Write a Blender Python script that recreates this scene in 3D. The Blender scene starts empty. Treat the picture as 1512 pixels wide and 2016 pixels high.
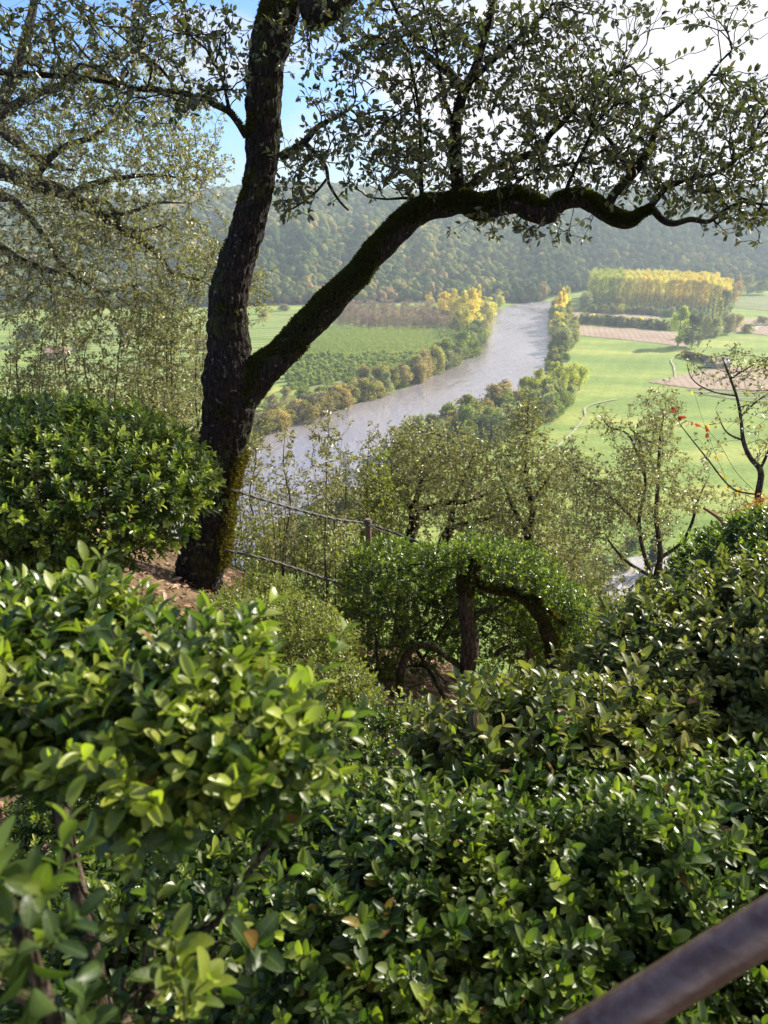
import bpy, math, random
import numpy as np

# ------------------------------------------------------------------ camera, sky, sun, exposure
rad = math.radians
F, PITCH, CZ = 1517.0, rad(20.9), 80.0          # focal length in photo pixels, pitch down, eye height over the valley
cP, sP = math.cos(PITCH), math.sin(PITCH)
SUN_AZ, SUN_EL = rad(56), rad(30)               # azimuth to the east of the view direction (+Y)
sc = bpy.context.scene
col = sc.collection
cam_d = bpy.data.cameras.new("camera")
cam = bpy.data.objects.new("camera", cam_d)
col.objects.link(cam)
cam.location = (0, 0, CZ)
cam.rotation_euler = (rad(90) - PITCH, 0, 0)
cam_d.sensor_fit = 'VERTICAL'
cam_d.sensor_height = 36
cam_d.lens = F * 36 / 2016
cam_d.clip_start = 0.02
cam_d.clip_end = 20000
cam_d.dof.use_dof = True
cam_d.dof.focus_distance = 3.0
cam_d.dof.aperture_fstop = 27.09 / 3.6
sc.camera = cam

world = bpy.data.worlds.new("World")
sc.world = world
world.use_nodes = True
SKY_STRENGTH = 0.10
SUN_STRENGTH = 5.0
sc.view_settings.view_transform = 'Standard'
sc.view_settings.look = 'None'
sc.view_settings.gamma = 1
sc.view_settings.use_curve_mapping = False
sc.view_settings.exposure = 1.16
sc.render.engine = 'CYCLES'
sc.cycles.use_denoising = True
sc.cycles.max_bounces = 8
sc.cycles.transparent_max_bounces = 4
sc.cycles.transmission_bounces = 4
sc.cycles.diffuse_bounces = 4
sc.cycles.volume_bounces = 0
sc.cycles.sample_clamp_indirect = 6


def N(nt, t, **k):
    n = nt.nodes.new(t)
    for a, b in k.items():
        if a == 'ins':
            for i, v in b.items():
                n.inputs[i].default_value = v
        else:
            setattr(n, a, b)
    return n


def L(nt, a, b):
    nt.links.new(a, b)


def ramp(nt, fac, stops, interp='LINEAR'):
    r = N(nt, 'ShaderNodeValToRGB')
    r.color_ramp.interpolation = interp
    e = r.color_ramp.elements
    while len(e) < len(stops):
        e.new(0.5)
    for i, (p, c) in enumerate(stops):
        e[i].position = p
        e[i].color = (c[0], c[1], c[2], 1) if hasattr(c, '__len__') else (c, c, c, 1)
    L(nt, fac, r.inputs[0])
    return r.outputs[0]


def mixc(nt, fac, a, b, mode='MIX'):
    m = N(nt, 'ShaderNodeMix', data_type='RGBA', blend_type=mode)
    if isinstance(fac, (int, float)):
        m.inputs[0].default_value = fac
    else:
        L(nt, fac, m.inputs[0])
    for s, v in ((6, a), (7, b)):
        if isinstance(v, tuple):
            m.inputs[s].default_value = (v[0], v[1], v[2], 1)
        else:
            L(nt, v, m.inputs[s])
    return m.outputs[2]


def mathn(nt, op, a, b=None, clamp=False):
    m = N(nt, 'ShaderNodeMath', operation=op, use_clamp=clamp)
    for i, v in ((0, a), (1, b)):
        if v is None:
            continue
        if isinstance(v, (int, float)):
            m.inputs[i].default_value = v
        else:
            L(nt, v, m.inputs[i])
    return m.outputs[0]


def noise_tex(nt, vec, scale, detail=4, rough=0.55, dist=0.0):
    n = N(nt, 'ShaderNodeTexNoise', ins={'Scale': scale, 'Detail': detail, 'Roughness': rough, 'Distortion': dist})
    if vec is not None:
        L(nt, vec, n.inputs['Vector'])
    return n.outputs[0]


def build_world():
    nt = world.node_tree
    nt.nodes.clear()
    out = N(nt, 'ShaderNodeOutputWorld')
    bg = N(nt, 'ShaderNodeBackground', ins={'Strength': SKY_STRENGTH})
    sky = N(nt, 'ShaderNodeTexSky', sky_type='NISHITA', sun_disc=False, sun_elevation=SUN_EL,
            sun_rotation=SUN_AZ, altitude=150, air_density=1.0, dust_density=1.3, ozone_density=1.4)
    tc = N(nt, 'ShaderNodeTexCoord')
    mp = N(nt, 'ShaderNodeMapping', ins={'Scale': (1, 1, 3.2), 'Location': (0.33, 0.1, 0.0)})
    L(nt, tc.outputs['Generated'], mp.inputs[0])
    n1 = noise_tex(nt, mp.outputs[0], 2.6, 9, 0.58, 0.35)
    sep = N(nt, 'ShaderNodeSeparateXYZ')
    L(nt, tc.outputs['Generated'], sep.inputs[0])
    # more cloud towards the east of the view, as over the valley
    ex = mathn(nt, 'MULTIPLY', mathn(nt, 'ADD', sep.outputs[0], 0.06), 0.62)
    n2 = mathn(nt, 'ADD', n1, ex)
    fac = ramp(nt, n2, [(0.415, 0.0), (0.58, 1.0)])
    skyb = mixc(nt, 1.0, sky.outputs[0], (0.50, 0.74, 1.12), 'MULTIPLY')
    cloud = ramp(nt, noise_tex(nt, mp.outputs[0], 5.0, 6, 0.6), [(0.3, (3.9, 4.0, 4.5)), (0.7, (5.0, 4.95, 5.1))])
    c = mixc(nt, fac, skyb, cloud)
    L(nt, c, bg.inputs[0])
    L(nt, bg.outputs[0], out.inputs[0])


build_world()
sun_d = bpy.data.lights.new("sun", 'SUN')
sun_d.energy = SUN_STRENGTH
sun_d.angle = rad(0.6)
sun_d.color = (1.0, 0.93, 0.80)
sun = bpy.data.objects.new("sun", sun_d)
col.objects.link(sun)
from mathutils import Vector, noise as mnoise
SUNV = Vector((math.sin(SUN_AZ) * math.cos(SUN_EL), math.cos(SUN_AZ) * math.cos(SUN_EL), math.sin(SUN_EL)))
sun.rotation_euler = SUNV.to_track_quat('Z', 'Y').to_euler()
sun.location = (30, 30, 200)

rng = np.random.default_rng(11)
random.seed(5)


# ------------------------------------------------------------------ where a line of sight meets a distance or the valley floor
def ray(u, v):
    up = (1008 - v) / F
    return np.array([(u - 756) / F, cP + up * sP, -sP + up * cP])


def P(u, v, Y):
    d = ray(u, v)
    return d * (Y / d[1]) + np.array([0, 0, CZ])


def mpp(u, v, Y):                                # metres per photo pixel there
    return Y / ray(u, v)[1] / F


def G(u, v, z=0.0):
    d = ray(u, v)
    p = d * ((z - CZ) / d[2])
    return np.array([p[0], p[1], z])


# ------------------------------------------------------------------ mesh collecting
class MB:
    def __init__(s):
        s.v, s.f, s.a, s.n = [], {3: [], 4: []}, [], 0

    def add(s, v, f, a=None):
        v = np.asarray(v, dtype=np.float64).reshape(-1, 3)
        f = np.asarray(f, dtype=np.int64)
        s.v.append(v)
        s.f[f.shape[1]].append(f + s.n)
        s.a.append(np.zeros((len(v), 4)) if a is None else np.asarray(a, dtype=np.float64).reshape(-1, 4))
        s.n += len(v)

    def build(s, name, mat, parent=None, loc=None, smooth=True):
        me = bpy.data.meshes.new(name)
        V = np.concatenate(s.v) if s.v else np.zeros((0, 3))
        A = np.concatenate(s.a) if s.a else np.zeros((0, 4))
        o = bpy.data.objects.new(name, me)
        org = np.array(loc if loc is not None else (np.array(parent.location) if parent else (0, 0, 0)), dtype=float)
        V = V - org
        q = np.concatenate(s.f[4]) if s.f[4] else np.zeros((0, 4), int)
        t = np.concatenate(s.f[3]) if s.f[3] else np.zeros((0, 3), int)
        loops = np.concatenate([q.ravel(), t.ravel()]).astype(np.int32)
        starts = np.concatenate([np.arange(len(q)) * 4, len(q) * 4 + np.arange(len(t)) * 3]).astype(np.int32)
        me.vertices.add(len(V))
        me.vertices.foreach_set('co', V.astype(np.float32).ravel())
        me.loops.add(len(loops))
        me.loops.foreach_set('vertex_index', loops)
        me.polygons.add(len(starts))
        me.polygons.foreach_set('loop_start', starts)
        me.polygons.foreach_set('use_smooth', np.full(len(starts), smooth, dtype=bool))
        at = me.attributes.new('lf', 'FLOAT_COLOR', 'POINT')
        at.data.foreach_set('color', A.astype(np.float32).ravel())
        me.update(calc_edges=True)
        me.validate()
        me.materials.append(mat)
        col.objects.link(o)
        if parent:
            o.parent = parent
        elif loc is not None:
            o.location = tuple(loc)
        return o


def empty(name, loc, label, cat, group=None):
    o = bpy.data.objects.new(name, None)
    o.empty_display_size = 0.2
    o.location = tuple(float(c) for c in loc)
    o['label'] = label
    o['category'] = cat
    if group:
        o['group'] = group
    col.objects.link(o)
    return o


def tag(o, label=None, cat=None, group=None, kind=None):
    for k, v in (('label', label), ('category', cat), ('group', group), ('kind', kind)):
        if v:
            o[k] = v
    return o


def nrmz(a):
    return a / np.maximum(np.linalg.norm(a, axis=-1, keepdims=True), 1e-9)


def vnoise(p, s, seed=0.0):
    """smooth value noise, -1..1, for arrays of points"""
    q = p * s + seed * 17.31
    i = np.floor(q).astype(np.int64)
    f = q - i
    f = f * f * (3 - 2 * f)

    def h(a, b, c):
        n = (a * 374761393 + b * 668265263 + c * 2147483647 + 1013) & 0x7fffffff
        n = ((n ^ (n >> 13)) * 1274126177) & 0x7fffffff
        return ((n ^ (n >> 16)) & 0xffff) / 32767.5 - 1.0
    r = 0
    for dx in (0, 1):
        for dy in (0, 1):
            for dz in (0, 1):
                w = (f[..., 0] if dx else 1 - f[..., 0]) * (f[..., 1] if dy else 1 - f[..., 1]) * (f[..., 2] if dz else 1 - f[..., 2])
                r = r + w * h(i[..., 0] + dx, i[..., 1] + dy, i[..., 2] + dz)
    return r


def fbm(p, s, o=4, seed=0.0):
    r, a = 0, 1.0
    for k in range(o):
        r = r + a * vnoise(p, s * 2 ** k, seed + k)
        a *= 0.5
    return r / 1.9


def tubes(mb, pts, radii, k=4, seed=0, attr=(0, 0, 0, 0)):
    """batch of tubes. pts (B,n,3), radii (B,n)"""
    pts = np.asarray(pts, float)
    radii = np.asarray(radii, float)
    B, n, _ = pts.shape
    tan = np.empty_like(pts)
    tan[:, 1:-1] = pts[:, 2:] - pts[:, :-2]
    tan[:, 0] = pts[:, 1] - pts[:, 0]
    tan[:, -1] = pts[:, -1] - pts[:, -2]
    tan = nrmz(tan)
    d = nrmz(pts[:, -1] - pts[:, 0] + 1e-6)
    ref = np.where(np.abs(d[:, 2:3]) > 0.8, np.array([[1.0, 0.1, 0]]), np.array([[0.1, 0, 1.0]]))
    x = nrmz(np.cross(np.broadcast_to(ref[:, None], tan.shape), tan))
    y = np.cross(tan, x)
    th = np.arange(k) * 2 * np.pi / k
    V = pts[:, :, None] + radii[:, :, None, None] * (np.cos(th)[None, None, :, None] * x[:, :, None] + np.sin(th)[None, None, :, None] * y[:, :, None])
    idx = np.arange(B * n * k).reshape(B, n, k)
    a, b = idx[:, :-1], idx[:, 1:]
    q = np.stack([a, np.roll(a, -1, 2), np.roll(b, -1, 2), b], -1).reshape(-1, 4)
    mb.add(V, q, np.tile(np.array(attr, float), (B * n * k, 1)))


def catmull(pts, per):
    pts = np.asarray(pts, float)
    p = np.vstack([2 * pts[0] - pts[1], pts, 2 * pts[-1] - pts[-2]])
    out = []
    for i in range(1, len(p) - 2):
        for t in np.linspace(0, 1, per, endpoint=False):
            a, b, c, d = p[i - 1], p[i], p[i + 1], p[i + 2]
            out.append(0.5 * (2 * b + (c - a) * t + (2 * a - 5 * b + 4 * c - d) * t * t + (3 * b - a - 3 * c + d) * t ** 3))
    out.append(pts[-1])
    return np.array(out)


def bark_tube(mb, pts, radii, k=48, per=24, rough=0.06, ridge=0.03, seed=1, flare=0):
    """one big limb with ridged bark and lumps. pts carry radius as 4th column"""
    pr = catmull(np.column_stack([pts, radii]), per)
    c, r = pr[:, :3], pr[:, 3]
    tan = nrmz(np.gradient(c, axis=0))
    x = np.empty_like(c)
    x[0] = nrmz(np.cross(tan[0], [0.3, 1, 0.2]))
    for i in range(1, len(c)):
        x[i] = nrmz(x[i - 1] - tan[i] * np.dot(x[i - 1], tan[i]))
    y = np.cross(tan, x)
    th = np.arange(k) * 2 * np.pi / k
    nrm = np.cos(th)[None, :, None] * x[:, None] + np.sin(th)[None, :, None] * y[:, None]
    base = c[:, None] + r[:, None, None] * nrm
    s = np.concatenate([[0], np.cumsum(np.linalg.norm(np.diff(c, axis=0), axis=1))])
    cyl = np.stack([np.broadcast_to(np.cos(th), (len(c), k)) * 1.0, np.broadcast_to(np.sin(th), (len(c), k)) * 1.0, np.broadcast_to(s[:, None] / r.mean() * 0.22, (len(c), k))], -1)
    disp = rough * fbm(base, 3.5, 3, seed) * 2.2 + rough * 0.6 * fbm(base, 14, 3, seed + 3) + ridge * (np.abs(fbm(cyl, 5.5, 3, seed + 7)) * 2 - 0.5)
    V = base + (r[:, None] * disp)[..., None] * nrm
    idx = np.arange(len(c) * k).reshape(len(c), k)
    a, b = idx[:-1], idx[1:]
    q = np.stack([a, np.roll(a, -1, 1), np.roll(b, -1, 1), b], -1).reshape(-1, 4)
    mb.add(V.reshape(-1, 3), q)
    # end cap
    n0 = mb.n
    for e, ring in ((0, idx[0][::-1]), (-1, idx[-1])):
        mb.v.append((c[e] + tan[e] * (r[e] * (0.5 if e else -0.1)))[None])
        mb.a.append(np.zeros((1, 4)))
        ci = mb.n
        mb.n += 1
        off = n0 - len(c) * k
        rr = ring + off
        mb.f[3].append(np.stack([rr, np.roll(rr, -1), np.full(k, ci)], -1))
    return V, nrm, r


# ------------------------------------------------------------------ leaves
def leaf_template(rows, prof, fold=0.25, bend=0.18):
    """grid of 3 columns, length 1 along +Y, half width prof(t), folded on the midrib"""
    t = np.linspace(0, 1, rows + 1)
    w = np.array([max(prof(x), 0.02) for x in t])
    z = -bend * t ** 2 + bend * 0.25 * t
    V, A = [], []
    for i in range(rows + 1):
        for cx in (-1, 0, 1):
            V.append((cx * w[i] * 0.5, t[i], z[i] + abs(cx) * fold * w[i] * 0.5))
            A.append((cx * 0.5 + 0.5, t[i]))
    Fc = []
    for i in range(rows):
        for c in (0, 1):
            a = i * 3 + c
            Fc.append((a, a + 1, a + 4, a + 3))
    return np.array(V), np.array(Fc), np.array(A)


OVAL = lambda t: (math.sin(math.pi * min(1, t ** 0.85 * 0.96 + 0.03))) ** 0.75
OBOV = lambda t: (math.sin(math.pi * min(1, 0.03 + 0.94 * t ** 1.15))) ** 0.58
T_HI = leaf_template(7, OBOV, 0.2, 0.26)
T_MID = leaf_template(4, OBOV, 0.2, 0.22)
T_OAK = leaf_template(4, OVAL, 0.25, 0.2)
_v = np.array([(0, 0, 0), (-0.5, 0.5, 0.12), (0, 1, -0.08), (0.5, 0.5, 0.12)], float)
T_LOW = (_v, np.array([(0, 2, 1), (0, 3, 2)]), np.array([(0.5, 0), (0, .5), (.5, 1), (1, .5)]))


def leaves(mb, pos, d, n, length, width, tpl, young=0.0, rnd=None):
    V, Fc, A = tpl
    m = len(pos)
    if m == 0:
        return
    y = nrmz(np.asarray(d, float))
    z = nrmz(n - y * np.sum(n * y, -1, keepdims=True))
    x = np.cross(y, z)
    l = np.broadcast_to(length, m)[:, None, None]
    w = np.broadcast_to(width, m)[:, None, None]
    curl = (0.6 + 0.9 * rng.random(m))[:, None, None]
    W = pos[:, None] + V[None, :, 0:1] * w * x[:, None] + V[None, :, 1:2] * l * y[:, None] + V[None, :, 2:3] * l * curl * z[:, None]
    idx = (np.arange(m) * len(V))[:, None, None] + Fc[None]
    r = rng.random(m) if rnd is None else rnd
    at = np.empty((m, len(V), 4))
    at[..., 0] = r[:, None]
    at[..., 1] = np.broadcast_to(young, m)[:, None]
    at[..., 2] = A[None, :, 0]
    at[..., 3] = A[None, :, 1]
    mb.add(W.reshape(-1, 3), idx.reshape(-1, Fc.shape[1]), at.reshape(-1, 4))


def randunit(m):
    return nrmz(rng.normal(size=(m, 3)))


def perp(d):
    a = np.cross(d, randunit(len(d)))
    return nrmz(a)


# ------------------------------------------------------------------ branches that reach out for points
class Skel:
    def __init__(s):
        s.p, s.par, s.r, s.dir = [], [], [], []

    def line(s, pts, radii, spacing, parent=-1):
        """hand drawn limb; returns nothing, nodes joined one to the next"""
        pts = np.asarray(pts, float)
        pr = catmull(np.column_stack([pts, radii]), 8)
        ln = np.concatenate([[0], np.cumsum(np.linalg.norm(np.diff(pr[:, :3], axis=0), axis=1))])
        m = max(2, int(ln[-1] / spacing))
        q = np.stack([np.interp(np.linspace(0, ln[-1], m), ln, pr[:, i]) for i in range(4)], -1)
        for i in range(m):
            s.p.append(q[i, :3])
            s.r.append(q[i, 3])
            s.par.append(parent if i == 0 else len(s.p) - 2)
            s.dir.append(q[min(i + 1, m - 1), :3] - q[max(i - 1, 0), :3])
        return q

    def grow(s, att, seg=5, droop=0.0, wob=0.05, maxlen=1e9, bf=0.55):
        """each attractor becomes the end of a branch from the nearest node. returns (B,seg+1,3), node ids"""
        n0 = len(s.p)
        cap = n0 + len(att) * seg
        p = np.zeros((cap, 3))
        dr = np.zeros((cap, 3))
        p[:n0] = np.array(s.p)
        dr[:n0] = nrmz(np.array(s.dir))
        par = np.full(cap, -1, int)
        pln = np.zeros(cap)
        n = n0
        order = np.argsort([np.min(np.sum((p[:n0] - a) ** 2, 1)) * rng.uniform(0.6, 1.6) for a in att])
        Bs, ids = [], []
        for j in order:
            a = att[j]
            dv = a - p[:n]
            dist = np.sqrt(np.sum(dv * dv, 1)) + 1e-6
            cosang = np.sum(dv * dr[:n], 1) / dist
            cost = dist * (1.25 - 0.35 * cosang) + bf * pln[:n]
            i = int(np.argmin(cost))
            ln = dist[i]
            if ln > maxlen:
                continue
            ctrl = p[i] + (dr[i] * 0.20 + nrmz(dv[i]) * 0.35 + rng.normal(size=3) * 0.09) * ln
            t = np.linspace(0, 1, seg + 1)[:, None]
            c = (1 - t) ** 2 * p[i] + 2 * t * (1 - t) * ctrl + t * t * a
            c[1:-1] += rng.normal(size=(seg - 1, 3)) * wob * ln / seg * 1.5
            c[:, 2] -= droop * ln * (t[:, 0] ** 2) * 0.0 + droop * ln * np.sin(t[:, 0] * np.pi) * 0.5
            Bs.append(c)
            k = np.arange(n, n + seg)
            p[k] = c[1:]
            dr[k] = nrmz(np.vstack([c[2:] - c[:-2], c[-1:] - c[-2:-1]]))
            par[k] = np.concatenate([[i], k[:-1]])
            pln[k] = pln[i] + ln * np.arange(1, seg + 1) / seg
            ids.append(np.concatenate([[i], k]))
            n += seg
        cnt = np.zeros(cap)
        for b in ids:
            cnt[b[-1]] += 1
        for i in range(n - 1, n0 - 1, -1):
            if par[i] >= n0:
                cnt[par[i]] += cnt[i]
        # along a branch later side shoots add: propagate inside the chain
        return np.array(Bs), ids, cnt, n0

    def tubes(s, mb, Bs, ids, cnt, n0, rtip, power, rmax, k=4, attr=(0, 0, 0, 0)):
        base_r = np.array(s.r)
        R = []
        for b in ids:
            c = cnt[b].copy()
            c[0] = c[1]
            r = np.minimum(rtip * np.maximum(c, 1) ** power, rmax)
            r[-1] *= 0.5
            if b[0] < n0:
                r[0] = min(r[0] * 1.3, base_r[b[0]] * 0.8)
            R.append(r)
        if len(Bs):
            tubes(mb, Bs, np.array(R), k, attr=attr)


def twig_leaves(mb, Bs, per, lmin, lmax, wr, tpl, spread=1.0, t0=0.3, up=0.6, young=0.0, cluster=0.5):
    """leaves along the outer part of every branch, bunched at its end"""
    B, n, _ = Bs.shape
    m = B * per
    bi = np.repeat(np.arange(B), per)
    t = t0 + (1 - t0) * rng.random(m) ** (1 - cluster * 0.6)
    x = t * (n - 1)
    i = np.minimum(x.astype(int), n - 2)
    f = (x - i)[:, None]
    pos = Bs[bi, i] * (1 - f) + Bs[bi, i + 1] * f
    ax = nrmz(Bs[bi, i + 1] - Bs[bi, i])
    d = nrmz(ax * 0.75 + perp(ax) * spread + np.array([0, 0, 0.1]))
    nn = nrmz(np.array([0, 0, 1.0]) * up + randunit(m) * 0.9)
    l = rng.uniform(lmin, lmax, m)
    leaves(mb, pos + d * 0.006, d, nn, l, l * wr * rng.uniform(0.85, 1.15, m), tpl, young=(rng.random(m) < 0.15) * rng.random(m) + young)


def in_ell(u, v, ru, rv, Y0, Y1, n):
    """n points in a pixel ellipse between two distances (hollowed a little)"""
    out = []
    while len(out) < n:
        a, b = rng.normal(size=2) * 0.56
        if a * a + b * b <= 1.7:
            out.append(P(u + a * ru, v + b * rv, rng.uniform(Y0, Y1)))
    return out


# ------------------------------------------------------------------ materials
def new_mat(name):
    m = bpy.data.materials.new(name)
    m.use_nodes = True
    nt = m.node_tree
    nt.nodes.clear()
    return m, nt, N(nt, 'ShaderNodeOutputMaterial')


def leaf_mat(name, dark, light, young, under, rough=0.38, transl=0.35, tcol=None, odd=None, spec=0.5):
    m, nt, out = new_mat(name)
    at = N(nt, 'ShaderNodeAttribute', attribute_name='lf')
    sp = N(nt, 'ShaderNodeSeparateColor')
    L(nt, at.outputs['Color'], sp.inputs[0])
    r, yg, u = sp.outputs[0], sp.outputs[1], sp.outputs[2]
    stops = [(0.0, dark), (0.85, light)]
    if odd:
        stops += [(0.955, light), (0.965, odd), (1.0, odd)]
    base = ramp(nt, r, stops)
    base = mixc(nt, yg, base, young)
    mid = ramp(nt, mathn(nt, 'ABSOLUTE', mathn(nt, 'SUBTRACT', u, 0.5)), [(0.0, 1.0), (0.09, 0.0)])
    base = mixc(nt, mathn(nt, 'MULTIPLY', mid, 0.35), base, tuple(min(1, c * 2.4 + 0.02) for c in light))
    geo = N(nt, 'ShaderNodeNewGeometry')
    base = mixc(nt, geo.outputs['Backfacing'], base, mixc(nt, 0.6, base, under))
    pr = N(nt, 'ShaderNodeBsdfPrincipled', ins={'Roughness': rough})
    pr.inputs['Specular IOR Level'].default_value = spec
    L(nt, base, pr.inputs['Base Color'])
    L(nt, mathn(nt, 'ADD', mathn(nt, 'MULTIPLY', mathn(nt, 'FRACT', mathn(nt, 'MULTIPLY', r, 7.3)), 0.28), rough - 0.08), pr.inputs['Roughness'])
    tc = N(nt, 'ShaderNodeTexCoord')
    bp = N(nt, 'ShaderNodeBump', ins={'Strength': 0.25, 'Distance': 0.002})
    L(nt, noise_tex(nt, tc.outputs['Object'], 160, 2), bp.inputs['Height'])
    L(nt, bp.outputs[0], pr.inputs['Normal'])
    tr = N(nt, 'ShaderNodeBsdfTranslucent')
    tint = mixc(nt, 1.0, base, tcol or (1.7, 2.0, 0.55), 'MULTIPLY')
    L(nt, tint, tr.inputs[0])
    ms = N(nt, 'ShaderNodeMixShader', ins={0: transl})
    L(nt, pr.outputs[0], ms.inputs[1])
    L(nt, tr.outputs[0], ms.inputs[2])
    L(nt, ms.outputs[0], out.inputs[0])
    return m


M_BOX = leaf_mat('box_leaf', (0.015, 0.034, 0.008), (0.058, 0.096, 0.016), (0.29, 0.33, 0.045), (0.09, 0.13, 0.045), 0.33, 0.38, odd=(0.16, 0.09, 0.025))
M_BOXB = leaf_mat('box_leaf_bronzed', (0.035, 0.060, 0.014), (0.11, 0.135, 0.030), (0.26, 0.24, 0.05), (0.14, 0.14, 0.06), 0.38, 0.32, odd=(0.22, 0.10, 0.05))
M_OAK = leaf_mat('holm_oak_leaf', (0.022, 0.030, 0.011), (0.060, 0.068, 0.024), (0.11, 0.13, 0.03), (0.10, 0.095, 0.055), 0.42, 0.20, odd=(0.16, 0.09, 0.02))
M_OAKL = leaf_mat('pale_holm_oak_leaf', (0.075, 0.080, 0.038), (0.215, 0.212, 0.105), (0.30, 0.29, 0.12), (0.32, 0.30, 0.20), 0.34, 0.30, (1.55, 1.7, 0.65), odd=(0.22, 0.13, 0.04))
M_BUSH = leaf_mat('thicket_leaf', (0.075, 0.100, 0.025), (0.18, 0.20, 0.05), (0.28, 0.27, 0.06), (0.20, 0.21, 0.10), 0.4, 0.34, odd=(0.30, 0.18, 0.03))
M_YEL = leaf_mat('yellow_leaf', (0.62, 0.42, 0.02), (0.75, 0.55, 0.03), (0.8, 0.6, 0.04), (0.6, 0.45, 0.04), 0.5, 0.4, (1.3, 1.2, 0.4))
M_RED = leaf_mat('red_leaf', (0.25, 0.05, 0.02), (0.35, 0.09, 0.03), (0.4, 0.1, 0.03), (0.3, 0.1, 0.05), 0.5, 0.4, (1.5, 0.9, 0.5))
M_DRY = leaf_mat('dry_leaf', (0.20, 0.11, 0.06), (0.42, 0.28, 0.18), (0.45, 0.33, 0.2), (0.4, 0.28, 0.18), 0.7, 0.2, (1.3, 1.0, 0.7))
M_MOSS = leaf_mat('moss', (0.018, 0.026, 0.005), (0.055, 0.062, 0.010), (0.17, 0.12, 0.014), (0.06, 0.06, 0.012), 0.9, 0.35, (1.5, 1.5, 0.5), spec=0.1)


def bark_mat(name, c1, c2, moss=0.5, scale=1.0, lich=0.25):
    m, nt, out = new_mat(name)
    tc = N(nt, 'ShaderNodeTexCoord')
    o = tc.outputs['Object']
    mp = N(nt, 'ShaderNodeMapping', ins={'Scale': (1, 1, 0.28)})
    L(nt, o, mp.inputs[0])
    n1 = noise_tex(nt, mp.outputs[0], 42 * scale, 6, 0.65)
    base = ramp(nt, n1, [(0.32, c1), (0.68, c2)])
    n2 = noise_tex(nt, o, 5 * scale, 5, 0.6)
    vo = N(nt, 'ShaderNodeTexVoronoi', feature='DISTANCE_TO_EDGE', ins={'Scale': 55 * scale})
    L(nt, mp.outputs[0], vo.inputs['Vector'])
    crack = ramp(nt, vo.outputs['Distance'], [(0.0, 0.0), (0.16, 1.0)])
    base = mixc(nt, 1.0, base, ramp(nt, crack, [(0.0, 0.35), (1.0, 1.15)]), 'MULTIPLY')
    geo = N(nt, 'ShaderNodeNewGeometry')
    sp = N(nt, 'ShaderNodeSeparateXYZ')
    L(nt, geo.outputs['Normal'], sp.inputs[0])
    mf = mathn(nt, 'ADD', n2, mathn(nt, 'MULTIPLY', sp.outputs[2], 0.22))
    mfr = ramp(nt, mf, [(0.62 - 0.25 * moss, 0.0), (0.72 - 0.25 * moss, 1.0)])
    mossc = ramp(nt, noise_tex(nt, o, 60, 4), [(0.3, (0.014, 0.020, 0.005)), (0.7, (0.055, 0.058, 0.012))])
    base = mixc(nt, mfr, base, mossc)
    lf = ramp(nt, noise_tex(nt, o, 26 * scale, 3, 0.5), [(0.70 - 0.1 * lich, 0.0), (0.74 - 0.1 * lich, 1.0)])
    base = mixc(nt, mathn(nt, 'MULTIPLY', lf, 0.6), base, (0.20, 0.20, 0.16))
    pr = N(nt, 'ShaderNodeBsdfPrincipled', ins={'Roughness': 0.9})
    pr.inputs['Specular IOR Level'].default_value = 0.2
    L(nt, base, pr.inputs['Base Color'])
    bp = N(nt, 'ShaderNodeBump', ins={'Strength': 0.9, 'Distance': 0.02})
    L(nt, mathn(nt, 'ADD', mathn(nt, 'MULTIPLY', crack, 0.5), mathn(nt, 'ADD', n1, mathn(nt, 'MULTIPLY', noise_tex(nt, o, 90, 4), 0.4))), bp.inputs['Height'])
    L(nt, bp.outputs[0], pr.inputs['Normal'])
    L(nt, pr.outputs[0], out.inputs[0])
    return m


M_BARK = bark_mat('oak_bark', (0.007, 0.005, 0.004), (0.038, 0.029, 0.024), 0.35, 1, 0.5)
M_BARKG = bark_mat('grey_bark', (0.035, 0.030, 0.025), (0.12, 0.105, 0.09), 0.15)
M_TWIG = bark_mat('twig_bark', (0.035, 0.028, 0.020), (0.11, 0.085, 0.065), 0.0)
M_BOXTWIG = bark_mat('box_stem_bark', (0.025, 0.018, 0.012), (0.10, 0.075, 0.05), 0.0)
M_BOXTRUNK = bark_mat('topiary_bark', (0.030, 0.021, 0.016), (0.12, 0.085, 0.065), 0.4)


def simple_mat(name, rgb, rough=0.8, bump=None, c2=None, nscale=3, metal=0.0):
    m, nt, out = new_mat(name)
    pr = N(nt, 'ShaderNodeBsdfPrincipled', ins={'Roughness': rough, 'Metallic': metal})
    tc = N(nt, 'ShaderNodeTexCoord')
    n = noise_tex(nt, tc.outputs['Object'], nscale, 5, 0.6)
    L(nt, ramp(nt, n, [(0.3, rgb), (0.7, c2 or tuple(c * 1.35 for c in rgb))]), pr.inputs['Base Color'])
    if bump:
        bp = N(nt, 'ShaderNodeBump', ins={'Strength': 0.6, 'Distance': bump})
        L(nt, noise_tex(nt, tc.outputs['Object'], nscale * 4, 4), bp.inputs['Height'])
        L(nt, bp.outputs[0], pr.inputs['Normal'])
    L(nt, pr.outputs[0], out.inputs[0])
    return m


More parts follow.
